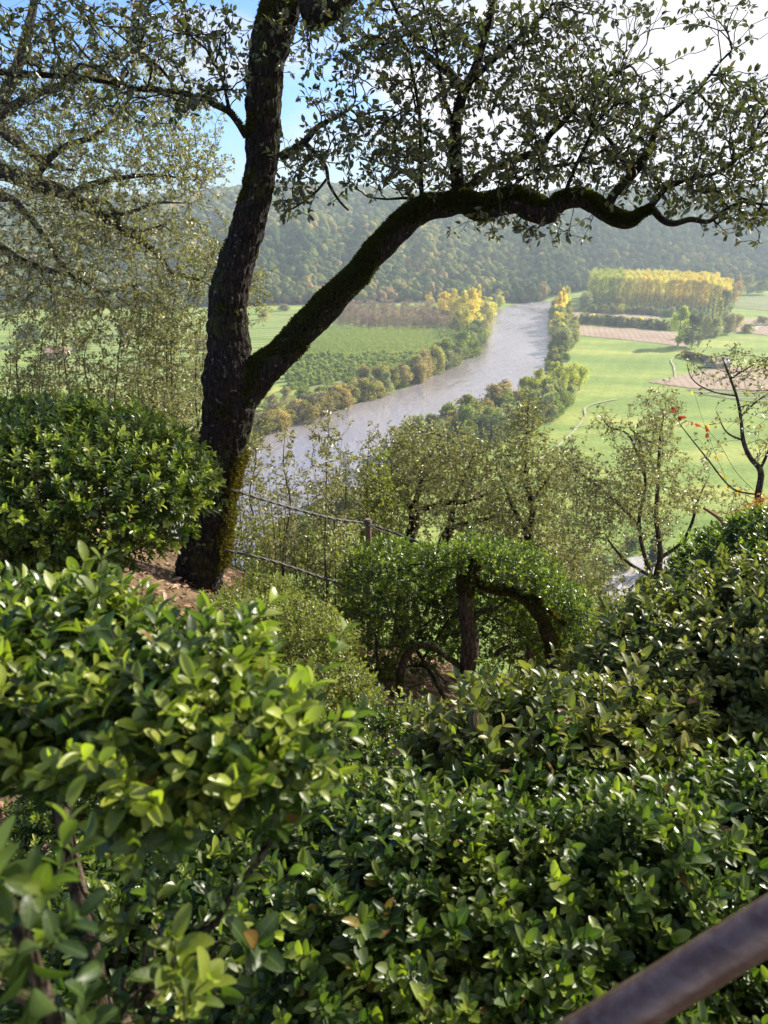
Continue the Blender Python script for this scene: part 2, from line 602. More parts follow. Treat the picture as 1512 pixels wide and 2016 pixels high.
def ground_mat(name, stops, nscale=0.02, rows=None, fine=0.6, streak=(1, 1, 1)):
    """field: broad patches, fine mottling, optional furrow rows (angle, spacing, depth)"""
    m, nt, out = new_mat(name)
    tc = N(nt, 'ShaderNodeTexCoord')
    mp = N(nt, 'ShaderNodeMapping', ins={'Scale': streak, 'Rotation': (0, 0, 0.35)})
    L(nt, tc.outputs['Object'], mp.inputs[0])
    n = noise_tex(nt, mp.outputs[0], nscale, 8, 0.62)
    base = ramp(nt, n, stops)
    f = noise_tex(nt, tc.outputs['Object'], fine, 4, 0.7)
    base = mixc(nt, 1.0, base, ramp(nt, f, [(0.25, 0.66), (0.75, 1.3)]), 'MULTIPLY')
    if rows:
        ang, spc, dep = rows
        m2 = N(nt, 'ShaderNodeMapping', ins={'Rotation': (0, 0, ang)})
        L(nt, tc.outputs['Object'], m2.inputs[0])
        w = N(nt, 'ShaderNodeTexWave', ins={'Scale': 2 * math.pi / 20 / spc * 1.0, 'Distortion': 2.0, 'Detail': 2, 'Detail Scale': 0.4})
        L(nt, m2.outputs[0], w.inputs[0])
        base = mixc(nt, 1.0, base, ramp(nt, w.outputs[0], [(0.0, 1 - dep), (1.0, 1 + dep * 0.5)]), 'MULTIPLY')
    pr = N(nt, 'ShaderNodeBsdfPrincipled', ins={'Roughness': 0.95})
    pr.inputs['Specular IOR Level'].default_value = 0.1
    L(nt, base, pr.inputs['Base Color'])
    L(nt, pr.outputs[0], out.inputs[0])
    return m


M_GRASS = ground_mat('meadow_grass', [(0.30, (0.13, 0.20, 0.048)), (0.50, (0.20, 0.27, 0.062)), (0.68, (0.36, 0.37, 0.10))], 0.014, rows=(rad(24), 9, 0.045), streak=(1, 2.6, 1))
M_GRASS2 = ground_mat('strip_meadow', [(0.32, (0.13, 0.20, 0.05)), (0.5, (0.21, 0.28, 0.07)), (0.66, (0.29, 0.29, 0.12))], 0.02, rows=(rad(68), 11, 0.32), streak=(1, 3, 1))
M_SOIL = ground_mat('ploughed_soil', [(0.3, (0.28, 0.20, 0.145)), (0.7, (0.38, 0.285, 0.21))], 0.04, rows=(rad(12), 4, 0.12))
M_CROP = ground_mat('green_rows', [(0.3, (0.14, 0.19, 0.07)), (0.7, (0.25, 0.26, 0.12))], 0.04, rows=(rad(95), 6, 0.4))
M_ROUGHG = ground_mat('rough_ground', [(0.3, (0.13, 0.19, 0.055)), (0.7, (0.24, 0.23, 0.10))], 0.05)
M_TRACK = ground_mat('pale_track', [(0.3, (0.33, 0.33, 0.20)), (0.7, (0.42, 0.40, 0.26))], 0.2)
M_ROAD = ground_mat('gravel_road', [(0.3, (0.30, 0.28, 0.27)), (0.7, (0.42, 0.40, 0.39))], 0.2)
M_LITTER = ground_mat('leaf_litter', [(0.3, (0.06, 0.040, 0.022)), (0.7, (0.17, 0.12, 0.07))], 3.0, fine=40)
M_HILL = ground_mat('hill_ground', [(0.3, (0.02, 0.03, 0.012)), (0.7, (0.05, 0.06, 0.025))], 0.05)


def water_mat():
    m, nt, out = new_mat('river_water')
    tc = N(nt, 'ShaderNodeTexCoord')
    mp = N(nt, 'ShaderNodeMapping', ins={'Scale': (1, 0.45, 1), 'Rotation': (0, 0, rad(-25))})
    L(nt, tc.outputs['Object'], mp.inputs[0])
    pr = N(nt, 'ShaderNodeBsdfPrincipled', ins={'Roughness': 0.40})
    n = noise_tex(nt, mp.outputs[0], 0.02, 4)
    L(nt, ramp(nt, n, [(0.3, (0.19, 0.165, 0.165)), (0.7, (0.27, 0.245, 0.255))]), pr.inputs['Base Color'])
    pr.inputs['Specular IOR Level'].default_value = 1.0
    h = mathn(nt, 'ADD', noise_tex(nt, mp.outputs[0], 0.35, 5, 0.6, 0.5), mathn(nt, 'MULTIPLY', noise_tex(nt, mp.outputs[0], 0.06, 3, 0.5, 1.0), 2.0))
    bp = N(nt, 'ShaderNodeBump', ins={'Strength': 0.42, 'Distance': 1.0})
    L(nt, h, bp.inputs['Height'])
    L(nt, bp.outputs[0], pr.inputs['Normal'])
    mp3 = N(nt, 'ShaderNodeMapping', ins={'Scale': (1, 0.22, 1), 'Rotation': (0, 0, rad(-32))})
    L(nt, tc.outputs['Object'], mp3.inputs[0])
    L(nt, ramp(nt, noise_tex(nt, mp3.outputs[0], 0.05, 6, 0.65, 0.8), [(0.38, 0.12), (0.62, 0.34)]), pr.inputs['Roughness'])
    L(nt, pr.outputs[0], out.inputs[0])
    return m


M_WATER = water_mat()


def far_leaf_mat(name='far_foliage', transl=0.42):
    """crowns in the valley: each tree brings its own colour in its object colour"""
    m, nt, out = new_mat(name)
    oi = N(nt, 'ShaderNodeObjectInfo')
    at = N(nt, 'ShaderNodeAttribute', attribute_name='lf')
    sp = N(nt, 'ShaderNodeSeparateColor')
    L(nt, at.outputs['Color'], sp.inputs[0])
    b = mixc(nt, 1.0, oi.outputs['Color'], ramp(nt, sp.outputs[0], [(0, 0.6), (1, 1.35)]), 'MULTIPLY')
    d = N(nt, 'ShaderNodeBsdfDiffuse')
    L(nt, b, d.inputs[0])
    t = N(nt, 'ShaderNodeBsdfTranslucent')
    L(nt, mixc(nt, 1.0, b, (1.6, 1.6, 0.7), 'MULTIPLY'), t.inputs[0])
    ms = N(nt, 'ShaderNodeMixShader', ins={0: transl})
    L(nt, d.outputs[0], ms.inputs[1])
    L(nt, t.outputs[0], ms.inputs[2])
    L(nt, ms.outputs[0], out.inputs[0])
    return m


M_FAR = far_leaf_mat()


def wood_mat():
    m, nt, out = new_mat('hill_wood_foliage')
    at = N(nt, 'ShaderNodeAttribute', attribute_name='lf')
    sp = N(nt, 'ShaderNodeSeparateColor')
    L(nt, at.outputs['Color'], sp.inputs[0])
    tc = N(nt, 'ShaderNodeTexCoord')
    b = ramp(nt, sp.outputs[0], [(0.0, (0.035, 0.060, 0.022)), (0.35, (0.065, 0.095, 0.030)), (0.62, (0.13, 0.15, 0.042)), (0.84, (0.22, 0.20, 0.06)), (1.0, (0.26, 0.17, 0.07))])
    b = mixc(nt, sp.outputs[1], b, (0.30, 0.25, 0.07))
    b = mixc(nt, 1.0, b, ramp(nt, noise_tex(nt, tc.outputs['Object'], 0.9, 3, 0.7), [(0.3, 0.45), (0.7, 1.6)]), 'MULTIPLY')
    d = N(nt, 'ShaderNodeBsdfDiffuse')
    L(nt, b, d.inputs[0])
    bp = N(nt, 'ShaderNodeBump', ins={'Strength': 1.0, 'Distance': 1.6})
    L(nt, noise_tex(nt, tc.outputs['Object'], 0.7, 3, 0.7), bp.inputs['Height'])
    L(nt, bp.outputs[0], d.inputs['Normal'])
    L(nt, d.outputs[0], out.inputs[0])
    return m


M_WOOD = wood_mat()
M_FTRUNK = simple_mat('far_trunk_bark', (0.10, 0.085, 0.07), c2=(0.17, 0.15, 0.12))


# ------------------------------------------------------------------ the land
def hill_base(az):
    """distance at which the wooded hills start, by direction"""
    us = np.array([-500, 0, 300, 480, 560, 700, 860, 960, 1060, 1085, 1150, 1300, 1512, 2000])
    vs = np.array([606, 606, 604, 600, 598, 596, 592, 594, 594, 583, 572, 566, 560, 556])
    a = np.arctan2((us - 756) / F, np.array([ray(u, v)[1] for u, v in zip(us, vs)]))
    r = np.array([np.linalg.norm(G(u, v)[:2]) for u, v in zip(us, vs)])
    return np.interp(az, a, r)


def hill_h(x, y):
    az = np.arctan2(x, y)
    r = np.hypot(x, y)
    s = r - hill_base(az)
    p = np.stack([x, y, np.zeros_like(x)], -1)
    big = fbm(p, 1 / 420.0, 4, 3)
    def sm(t): t = np.clip(t, 0, 1); return t * t * (3 - 2 * t)
    h1 = (56 + 24 * np.exp(-((az - 0.42) / 0.24) ** 2) + 20 * np.exp(-((az + 0.1) / 0.13) ** 2) - 14 * np.exp(-((az - 0.13) / 0.06) ** 2)) * sm((s + 10 + 40 * big) / 330.0)
    h2 = (46 + 22 * fbm(p, 1 / 260.0, 3, 14)) * sm((s - 330 - 90 * big) / 420.0) + 16 * sm((s - 800) / 500)
    gul = 16 * np.abs(fbm(np.stack([az * 14, s * 0.0015, np.zeros_like(s)], -1), 1.0, 3, 9)) * sm(s / 120) * 2
    return np.where(s > -15, h1 + h2 + 5 * big * sm(s / 300) - gul + 1.0, 0.0) * (s > -15) - 0.5 * (s <= -15)


def build_ground():
    mb = MB()
    mb.add([(-2600, 60, 0), (2600, 60, 0), (2600, 3300, 0), (-2600, 3300, 0)], [(0, 1, 2, 3)])
    tag(mb.build('ground', M_GRASS), kind='structure')
    az = np.linspace(-1.15, 1.15, 300)
    s = np.concatenate([np.linspace(-20, 500, 70), np.linspace(520, 1700, 60)])
    A, S = np.meshgrid(az, s, indexing='ij')
    R = hill_base(A) + S
    X, Y = R * np.sin(A), R * np.cos(A)
    Z = hill_h(X, Y)
    idx = np.arange(A.size).reshape(A.shape)
    q = np.stack([idx[:-1, :-1], idx[:-1, 1:], idx[1:, 1:], idx[1:, :-1]], -1).reshape(-1, 4)
    mb = MB()
    mb.add(np.stack([X, Y, Z], -1).reshape(-1, 3), q[:, ::-1])
    tag(mb.build('hills', M_HILL), kind='structure')


def near_h(x, y):
    x = np.clip(x, -4, 4)
    h = -1.7 - 0.38 * np.maximum(y - 1.2, 0) - np.where(x < 0, 0.56, 0.38) * x * np.clip(y / 4, 0, 1) - 0.36 * np.maximum(y - 6, 0)
    return np.maximum(CZ + h, -1.0)


def build_slope():
    xs = np.unique(np.concatenate([np.linspace(-6, 6, 121), np.linspace(-70, -6, 40), np.linspace(6, 70, 40)]))
    ys = np.unique(np.concatenate([np.linspace(-4, 10, 140), np.linspace(10, 125, 100)]))
    X, Y = np.meshgrid(xs, ys, indexing='ij')
    p = np.stack([X, Y, np.zeros_like(X)], -1)
    Z = near_h(X, Y) + 0.10 * fbm(p, 0.9, 4, 5) * np.clip(1, 0, 1)
    idx = np.arange(X.size).reshape(X.shape)
    q = np.stack([idx[:-1, :-1], idx[1:, :-1], idx[1:, 1:], idx[:-1, 1:]], -1).reshape(-1, 4)
    mb = MB()
    mb.add(np.stack([X, Y, Z], -1).reshape(-1, 3), q)
    tag(mb.build('hillside', M_LITTER), kind='structure')
    # fallen leaves on the bank
    mb = MB()
    m = 16000
    x = rng.uniform(-3.4, 3.8, m)
    y = rng.uniform(1.6, 8, m)
    pos = np.stack([x, y, near_h(x, y) + 0.10 * fbm(np.stack([x, y, 0 * x], -1), 0.9, 4, 5) + 0.012], -1)
    d = randunit(m)
    d[:, 2] *= 0.3
    l = rng.uniform(0.025, 0.06, m)
    leaves(mb, pos, d, np.array([0, 0, 1.]) + randunit(m) * 0.6, l, l * 0.5, T_MID)
    tag(mb.build('leaf_litter', M_DRY), kind='stuff', label='dry fallen leaves covering the bank behind the oak')


def flat(name, pts, z, mat, kind='structure', densify=0, jag=0.0, seed=1):
    """a sheet on the valley floor from photo points"""
    w = [G(u, v, z) for u, v in pts]
    if densify:
        q = []
        for i in range(len(w)):
            a, b = w[i], w[(i + 1) % len(w)]
            n = max(1, int(np.linalg.norm(b - a) / densify))
            for k in range(n):
                q.append(a + (b - a) * k / n)
        w = np.array(q)
        if jag:
            w[:, 0] += jag * fbm(w, 0.06, 3, seed)
            w[:, 1] += jag * fbm(w, 0.06, 3, seed + 5)
    me = bpy.data.meshes.new(name)
    me.from_pydata([tuple(p) for p in w], [], [tuple(range(len(w)))])
    me.update()
    if me.polygons[0].normal.z < 0:
        me.flip_normals()
    me.materials.append(mat)
    o = bpy.data.objects.new(name, me)
    col.objects.link(o)
    if kind:
        o['kind'] = kind
    return o


def ribbon(name, pts, w, z, mat):
    c = catmull([G(u, v, z) for u, v in pts], 10)
    t = nrmz(np.gradient(c, axis=0))
    s = np.stack([-t[:, 1], t[:, 0], 0 * t[:, 0]], -1)
    w = np.broadcast_to(w, len(c))[:, None] * (1 + 0.15 * rng.normal(size=(len(c), 1)))
    V = np.concatenate([c - s * w / 2, c + s * w / 2])
    n = len(c)
    q = [(i, i + 1, n + i + 1, n + i) for i in range(n - 1)]
    mb = MB()
    mb.add(V, q)
    mb.v[0][:, 2] = z
    o = mb.build(name, mat)
    me = o.data
    if me.polygons[0].normal.z < 0:
        me.flip_normals()
    tag(o, kind='structure')


LEFT_BANK = [(1088, 592.5), (1045, 596), (1004, 601), (978, 611), (966, 624), (958, 645), (949, 668), (936, 695), (905, 720), (846, 740), (801, 764), (756, 778), (700, 796), (640, 815), (575, 836), (500, 862), (380, 905), (200, 960), (-100, 1040), (-500, 1130)]
RIGHT_BANK = [(1096, 595), (1086, 625), (1085, 660), (1084, 700), (1078, 735), (1045, 757), (1010, 778), (960, 806), (900, 835), (850, 862), (790, 905), (700, 965), (610, 1030), (480, 1120), (380, 1180), (100, 1290), (-400, 1420)]


def build_valley_floor():
    flat('river', LEFT_BANK[:] + RIGHT_BANK[::-1], 0.45, M_WATER, densify=6, jag=2.0)
    z = 0.25
    flat('ploughed_field', [(1140, 641), (1240, 646), (1318, 653), (1352, 660), (1350, 684), (1300, 676), (1215, 667), (1140, 660)], z, M_SOIL)
    flat('ploughed_field', [(1120, 614), (1200, 616), (1300, 622), (1298, 629), (1200, 624), (1120, 621)], z, M_SOIL)
    flat('ploughed_field', [(1276, 752), (1400, 726), (1460, 722), (1640, 722), (1640, 778), (1512, 772), (1440, 768), (1360, 764)], z, M_SOIL)
    flat('stubble_field', [(1350, 766), (1440, 770), (1640, 782), (1640, 800), (1500, 794), (1380, 776)], z, M_CROP)
    flat('ploughed_field', [(1450, 626), (1640, 634), (1640, 668), (1512, 660), (1440, 652)], z, M_SOIL)
    flat('crop_field', [(1440, 586), (1512, 582), (1700, 582), (1700, 615), (1512, 612), (1445, 606)], z, M_CROP)
    flat('orchard_ground', [(500, 668), (560, 640), (700, 640), (890, 652), (905, 690), (850, 730), (760, 765), (640, 800), (590, 760), (590, 700)], z, M_ROUGHG)
    flat('strip_field', [(400, 640), (470, 622), (560, 612), (640, 618), (760, 640), (700, 668), (600, 700), (540, 760), (480, 860), (300, 830), (250, 700)], z + 0.12, M_GRASS2)
    flat('strip_field', [(100, 640), (300, 625), (420, 630), (380, 700), (300, 760), (60, 760)], z, M_GRASS2)
    ribbon('field_path', [(1060, 905), (1105, 872), (1135, 842), (1152, 818), (1152, 804), (1172, 794), (1215, 785)], 0.9, 0.5, M_TRACK)
    ribbon('field_path', [(1330, 745), (1327, 722), (1322, 708), (1340, 697), (1356, 690)], 0.9, 0.5, M_TRACK)
    ribbon('field_path', [(1476, 655), (1500, 640), (1560, 620)], 4, 0.55, M_TRACK)
    flat('road', [(1228, 1100), (1300, 1088), (1335, 1096), (1330, 1120), (1275, 1150), (1235, 1180), (1300, 1200), (1290, 1250), (1150, 1240), (1165, 1180), (1195, 1150)], 0.3, M_ROAD)


build_ground()
build_slope()
build_valley_floor()


# ------------------------------------------------------------------ woods on the hills
def ico(sub):
    import bmesh
    bm = bmesh.new()
    bmesh.ops.create_icosphere(bm, subdivisions=sub, radius=1)
    v = np.array([x.co[:] for x in bm.verts])
    f = np.array([[x.index for x in g.verts] for g in bm.faces])
    bm.free()
    return v, f


def build_woods():
    def scatter(s0, s1, sp, sub, az0, az1, name, label, r0, r1):
        v, f = ico(sub)
        vars_ = []
        for k in range(8):
            d = 1 + 0.42 * fbm(v, 1.5, 3, k + 1) + (0.22 * vnoise(v, 4.5, k + 30) if sub > 2 else 0.12 * vnoise(v, 4.0, k + 30))
            vars_.append(v * d[:, None] * [1, 1, 1.0])
        vars_ = np.array(vars_)
        pts = []
        s = s0
        while s < s1:
            rmid = 900 + s
            n = int((az1 - az0) * rmid / sp)
            a = np.linspace(az0, az1, n) + rng.uniform(-.5, .5, n) * sp / rmid
            ss = s + rng.uniform(-.5, .5, n) * sp
            r = hill_base(a) + ss
            pts.append(np.stack([r * np.sin(a), r * np.cos(a), ss], -1))
            s += sp * 0.9
        p = np.concatenate(pts)
        x, y, ss = p.T
        z = hill_h(x, y)
        m = len(p)
        R = rng.uniform(r0, r1, m)
        H = R * rng.uniform(0.85, 1.35, m)
        zz = z + H * 0.75 + 1.5
        vv = vars_[rng.integers(0, 8, m)]
        c, sn = np.cos(rng.uniform(0, 6.28, m)), np.sin(rng.uniform(0, 6.28, m))
        vx = vv[..., 0] * c[:, None] - vv[..., 1] * np.sqrt(1 - c ** 2)[:, None]
        vy = vv[..., 0] * np.sqrt(1 - c ** 2)[:, None] + vv[..., 1] * c[:, None]
        V = np.stack([vx * R[:, None] + x[:, None], vy * R[:, None] + y[:, None], vv[..., 2] * H[:, None] + zz[:, None]], -1)
        idx = (np.arange(m) * len(v))[:, None, None] + f[None]
        q = np.stack([x, y, 0 * x], -1)
        patch_shade = fbm(q, 1 / 90.0, 3, 21) - 0.28 * np.clip((np.arctan2(x, y) - 0.12) / 0.1, 0, 1)  # patchy tree colour, with the shade of the eastern hillside darkened into it
        tone = np.clip(0.37 + 0.8 * patch_shade + rng.normal(size=m) * 0.24, 0, 1)
        yel = (rng.random(m) < 0.09) * rng.uniform(0.3, 0.8, m) * (patch_shade > -0.2)
        at = np.zeros((m, len(v), 4))
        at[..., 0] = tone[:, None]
        at[..., 1] = yel[:, None]
        mb = MB()
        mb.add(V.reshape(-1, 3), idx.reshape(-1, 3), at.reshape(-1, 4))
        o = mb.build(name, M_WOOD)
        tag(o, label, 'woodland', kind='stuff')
        return m
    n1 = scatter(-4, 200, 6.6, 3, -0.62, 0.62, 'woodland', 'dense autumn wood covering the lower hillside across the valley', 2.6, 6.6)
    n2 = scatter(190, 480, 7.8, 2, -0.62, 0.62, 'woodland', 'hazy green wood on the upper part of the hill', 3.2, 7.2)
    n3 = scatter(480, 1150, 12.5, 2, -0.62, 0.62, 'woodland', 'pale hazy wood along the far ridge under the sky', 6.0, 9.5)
    print('woods', n1, n2, n3)


build_woods()


# ------------------------------------------------------------------ trees and shrubs of the valley
def crown_mesh(name, n, shape, leaf, lobes, seed, hollow=0.35):
    """leaf clumps through the volume of a crown of unit height 1 standing on z=0"""
    rg = np.random.default_rng(seed)
    mb = MB()
    cs, rs = [], []
    for k in range(lobes):
        z = rg.uniform(0.12, 0.93)
        w = shape(z)
        a, q = rg.uniform(0, 6.28), math.sqrt(rg.uniform(0.05, 1)) * 0.68
        cs.append((w * q * math.cos(a), w * q * math.sin(a), z))
        rs.append(max(0.06, w * rg.uniform(0.32, 0.52)))
    cs, rs = np.array(cs), np.array(rs)
    m = n
    k = rg.integers(0, lobes, m)
    d = nrmz(rg.normal(size=(m, 3)))
    rr = (hollow + (1 - hollow) * rg.random(m)) ** 0.5
    pos = cs[k] + d * (rs[k] * rr)[:, None] * [1, 1, 0.85]
    pos[:, 2] = np.clip(pos[:, 2], 0.02, 1.05)
    l = leaf * rg.uniform(0.6, 1.3, m)
    tone = np.clip(0.5 + 0.25 * rg.normal(size=lobes)[k] + 0.18 * rg.normal(size=m), 0, 1)
    leaves(mb, pos, nrmz(rg.normal(size=(m, 3)) + d * 0.3), d + rg.normal(size=(m, 3)) * 0.55, l, l * 0.75, T_LOW, rnd=tone)
    return mb


def _mesh_of(mb, name, mat):
    o = mb.build(name, mat)
    me = o.data
    bpy.data.objects.remove(o)
    return me


ROUND = lambda z: 0.46 * math.sin(math.pi * min(1, max(0.0, z * 0.9 + 0.08))) ** 0.6
EGG = lambda z: 0.33 * math.sin(math.pi * min(1, z * 0.88 + 0.10)) ** 0.7
SLIM = lambda z: 0.13 * math.sin(math.pi * min(1, z * 0.9 + 0.08)) ** 0.5
BUSHY = lambda z: 0.62 * math.cos(z * 1.35) ** 0.5
PLANT = lambda z: 0.24 * math.sin(math.pi * min(1, max(0.0, (z - 0.22) * 1.2))) ** 0.6 + 0.02
KIND = {
    'round': [_mesh_of(crown_mesh('c', 2600, ROUND, 0.055, 26, 40 + i), 'round_crown', M_FAR) for i in range(4)],
    'egg': [_mesh_of(crown_mesh('c', 2200, EGG, 0.045, 24, 50 + i), 'oval_crown', M_FAR) for i in range(3)],
    'slim': [_mesh_of(crown_mesh('c', 1500, SLIM, 0.035, 26, 60 + i), 'column_crown', M_FAR) for i in range(2)],
    'bush': [_mesh_of(crown_mesh('c', 1500, BUSHY, 0.09, 18, 70 + i), 'bush_crown', M_FAR) for i in range(4)],
    'poplar': [_mesh_of(crown_mesh('c', 2200, PLANT, 0.032, 30, 80 + i), 'poplar_crown', M_FAR) for i in range(3)],
    'bare': [_mesh_of(crown_mesh('c', 420, EGG, 0.05, 16, 90 + i), 'bare_crown', M_FAR) for i in range(2)],
}


def trunk_mesh():
    mb = MB()
    tubes(mb, [[(0, 0, -0.02), (0.006, 0.004, 0.3), (-0.004, 0.0, 0.6), (0, 0, 0.9)]], [[0.022, 0.018, 0.012, 0.004]], 7)
    for k in range(7):
        a = k * 2.4
        z = 0.3 + 0.08 * k
        tubes(mb, [[(0, 0, z), (0.07 * math.cos(a), 0.07 * math.sin(a), z + 0.06), (0.17 * math.cos(a), 0.17 * math.sin(a), z + 0.16)]], [[0.008, 0.006, 0.002]], 5)
    return _mesh_of(mb, 'tree_trunk', M_FTRUNK)


TRUNK = trunk_mesh()
NTREES = [0]


def valley_tree(name, x, y, h, w, kind, rgb, label, cat, group=None, trunk=True, z=0.0):
    root = empty(name, (x, y, z), label, cat, group)
    s = h
    me = random.choice(KIND[kind])
    c = bpy.data.objects.new('crown', me)
    c.parent = root
    wn = {'round': 0.92, 'egg': 0.66, 'slim': 0.26, 'bush': 1.24, 'poplar': 0.48, 'bare': 0.66}[kind]
    c.scale = (w / wn, w / wn, h)
    c.rotation_euler = (0, 0, random.uniform(0, 6.28))
    j = random.uniform(0.86, 1.14)
    c.color = (rgb[0] * j, rgb[1] * j * random.uniform(0.95, 1.05), rgb[2] * j, 1)
    col.objects.link(c)
    if trunk:
        t = bpy.data.objects.new('trunk', TRUNK)
        t.parent = root
        t.scale = (h * 0.9, h * 0.9, h)
        t.rotation_euler = (0, 0, random.uniform(0, 6.28))
        col.objects.link(t)
    NTREES[0] += 1
    return root


def at_px(u, v, hpx, wpx):
    """ground point, height and width in metres of something hpx by wpx photo pixels standing there"""
    p = G(u, v)
    t = p[1] / ray(u, v)[1]
    return p[0], p[1], hpx / F * t * 1.04, wpx / F * t


GREEN, OLIVE, DARK = (0.19, 0.24, 0.08), (0.29, 0.28, 0.11), (0.12, 0.15, 0.08)
LIME, YELLOW, GOLD = (0.40, 0.43, 0.10), (0.58, 0.54, 0.15), (0.64, 0.53, 0.13)
RUST, GREY, SAGE = (0.36, 0.30, 0.17), (0.28, 0.24, 0.19), (0.26, 0.28, 0.17)


def along(pts, n):
    q = catmull(np.array([(a, b, 0.) for a, b in pts]), 10)[:, :2]
    w = [G(a, b) for a, b in q]
    ln = np.concatenate([[0], np.cumsum([np.linalg.norm(w[i + 1] - w[i]) for i in range(len(w) - 1)])])
    t = (np.arange(n) + rng.uniform(0.1, 0.9, n)) / n * ln[-1]
    return np.stack([np.interp(t, ln, [p[i] for p in w]) for i in (0, 1)], -1)


ONES = 'first second third fourth fifth sixth seventh eighth ninth tenth eleventh twelfth thirteenth fourteenth fifteenth sixteenth seventeenth eighteenth nineteenth'.split()
TENS = ['', '', 'twenty', 'thirty', 'forty', 'fifty', 'sixty', 'seventy', 'eighty', 'ninety']


def ordn(i):
    i += 1
    if i < 20:
        return ONES[i - 1]
    return TENS[i // 10][:-1] + 'ieth' if i % 10 == 0 else TENS[i // 10] + ' ' + ONES[i % 10 - 1]


def colour_word(c):
    return {GREEN: 'green', OLIVE: 'olive', DARK: 'dark green', LIME: 'yellow green', YELLOW: 'yellow', GOLD: 'golden', RUST: 'rusty', GREY: 'grey brown', SAGE: 'grey green'}.get(c, 'pale')


def bank_row(pts, n, off, h0, h1, wr, kinds, cols, name, label, cat, group):
    n = int(n * 1.8)
    for i, (x, y) in enumerate(along(pts, n)):
        h = rng.uniform(h0, h1)
        k = random.choice(kinds)
        c = random.choice(cols)
        lb = colour_word(c) + ' ' + label.replace('#', ordn(i))
        valley_tree(name, x + rng.normal() * off, y + rng.normal() * off, h, h * wr * rng.uniform(0.85, 1.2), k, c, lb, cat, group, trunk=k != 'bush')


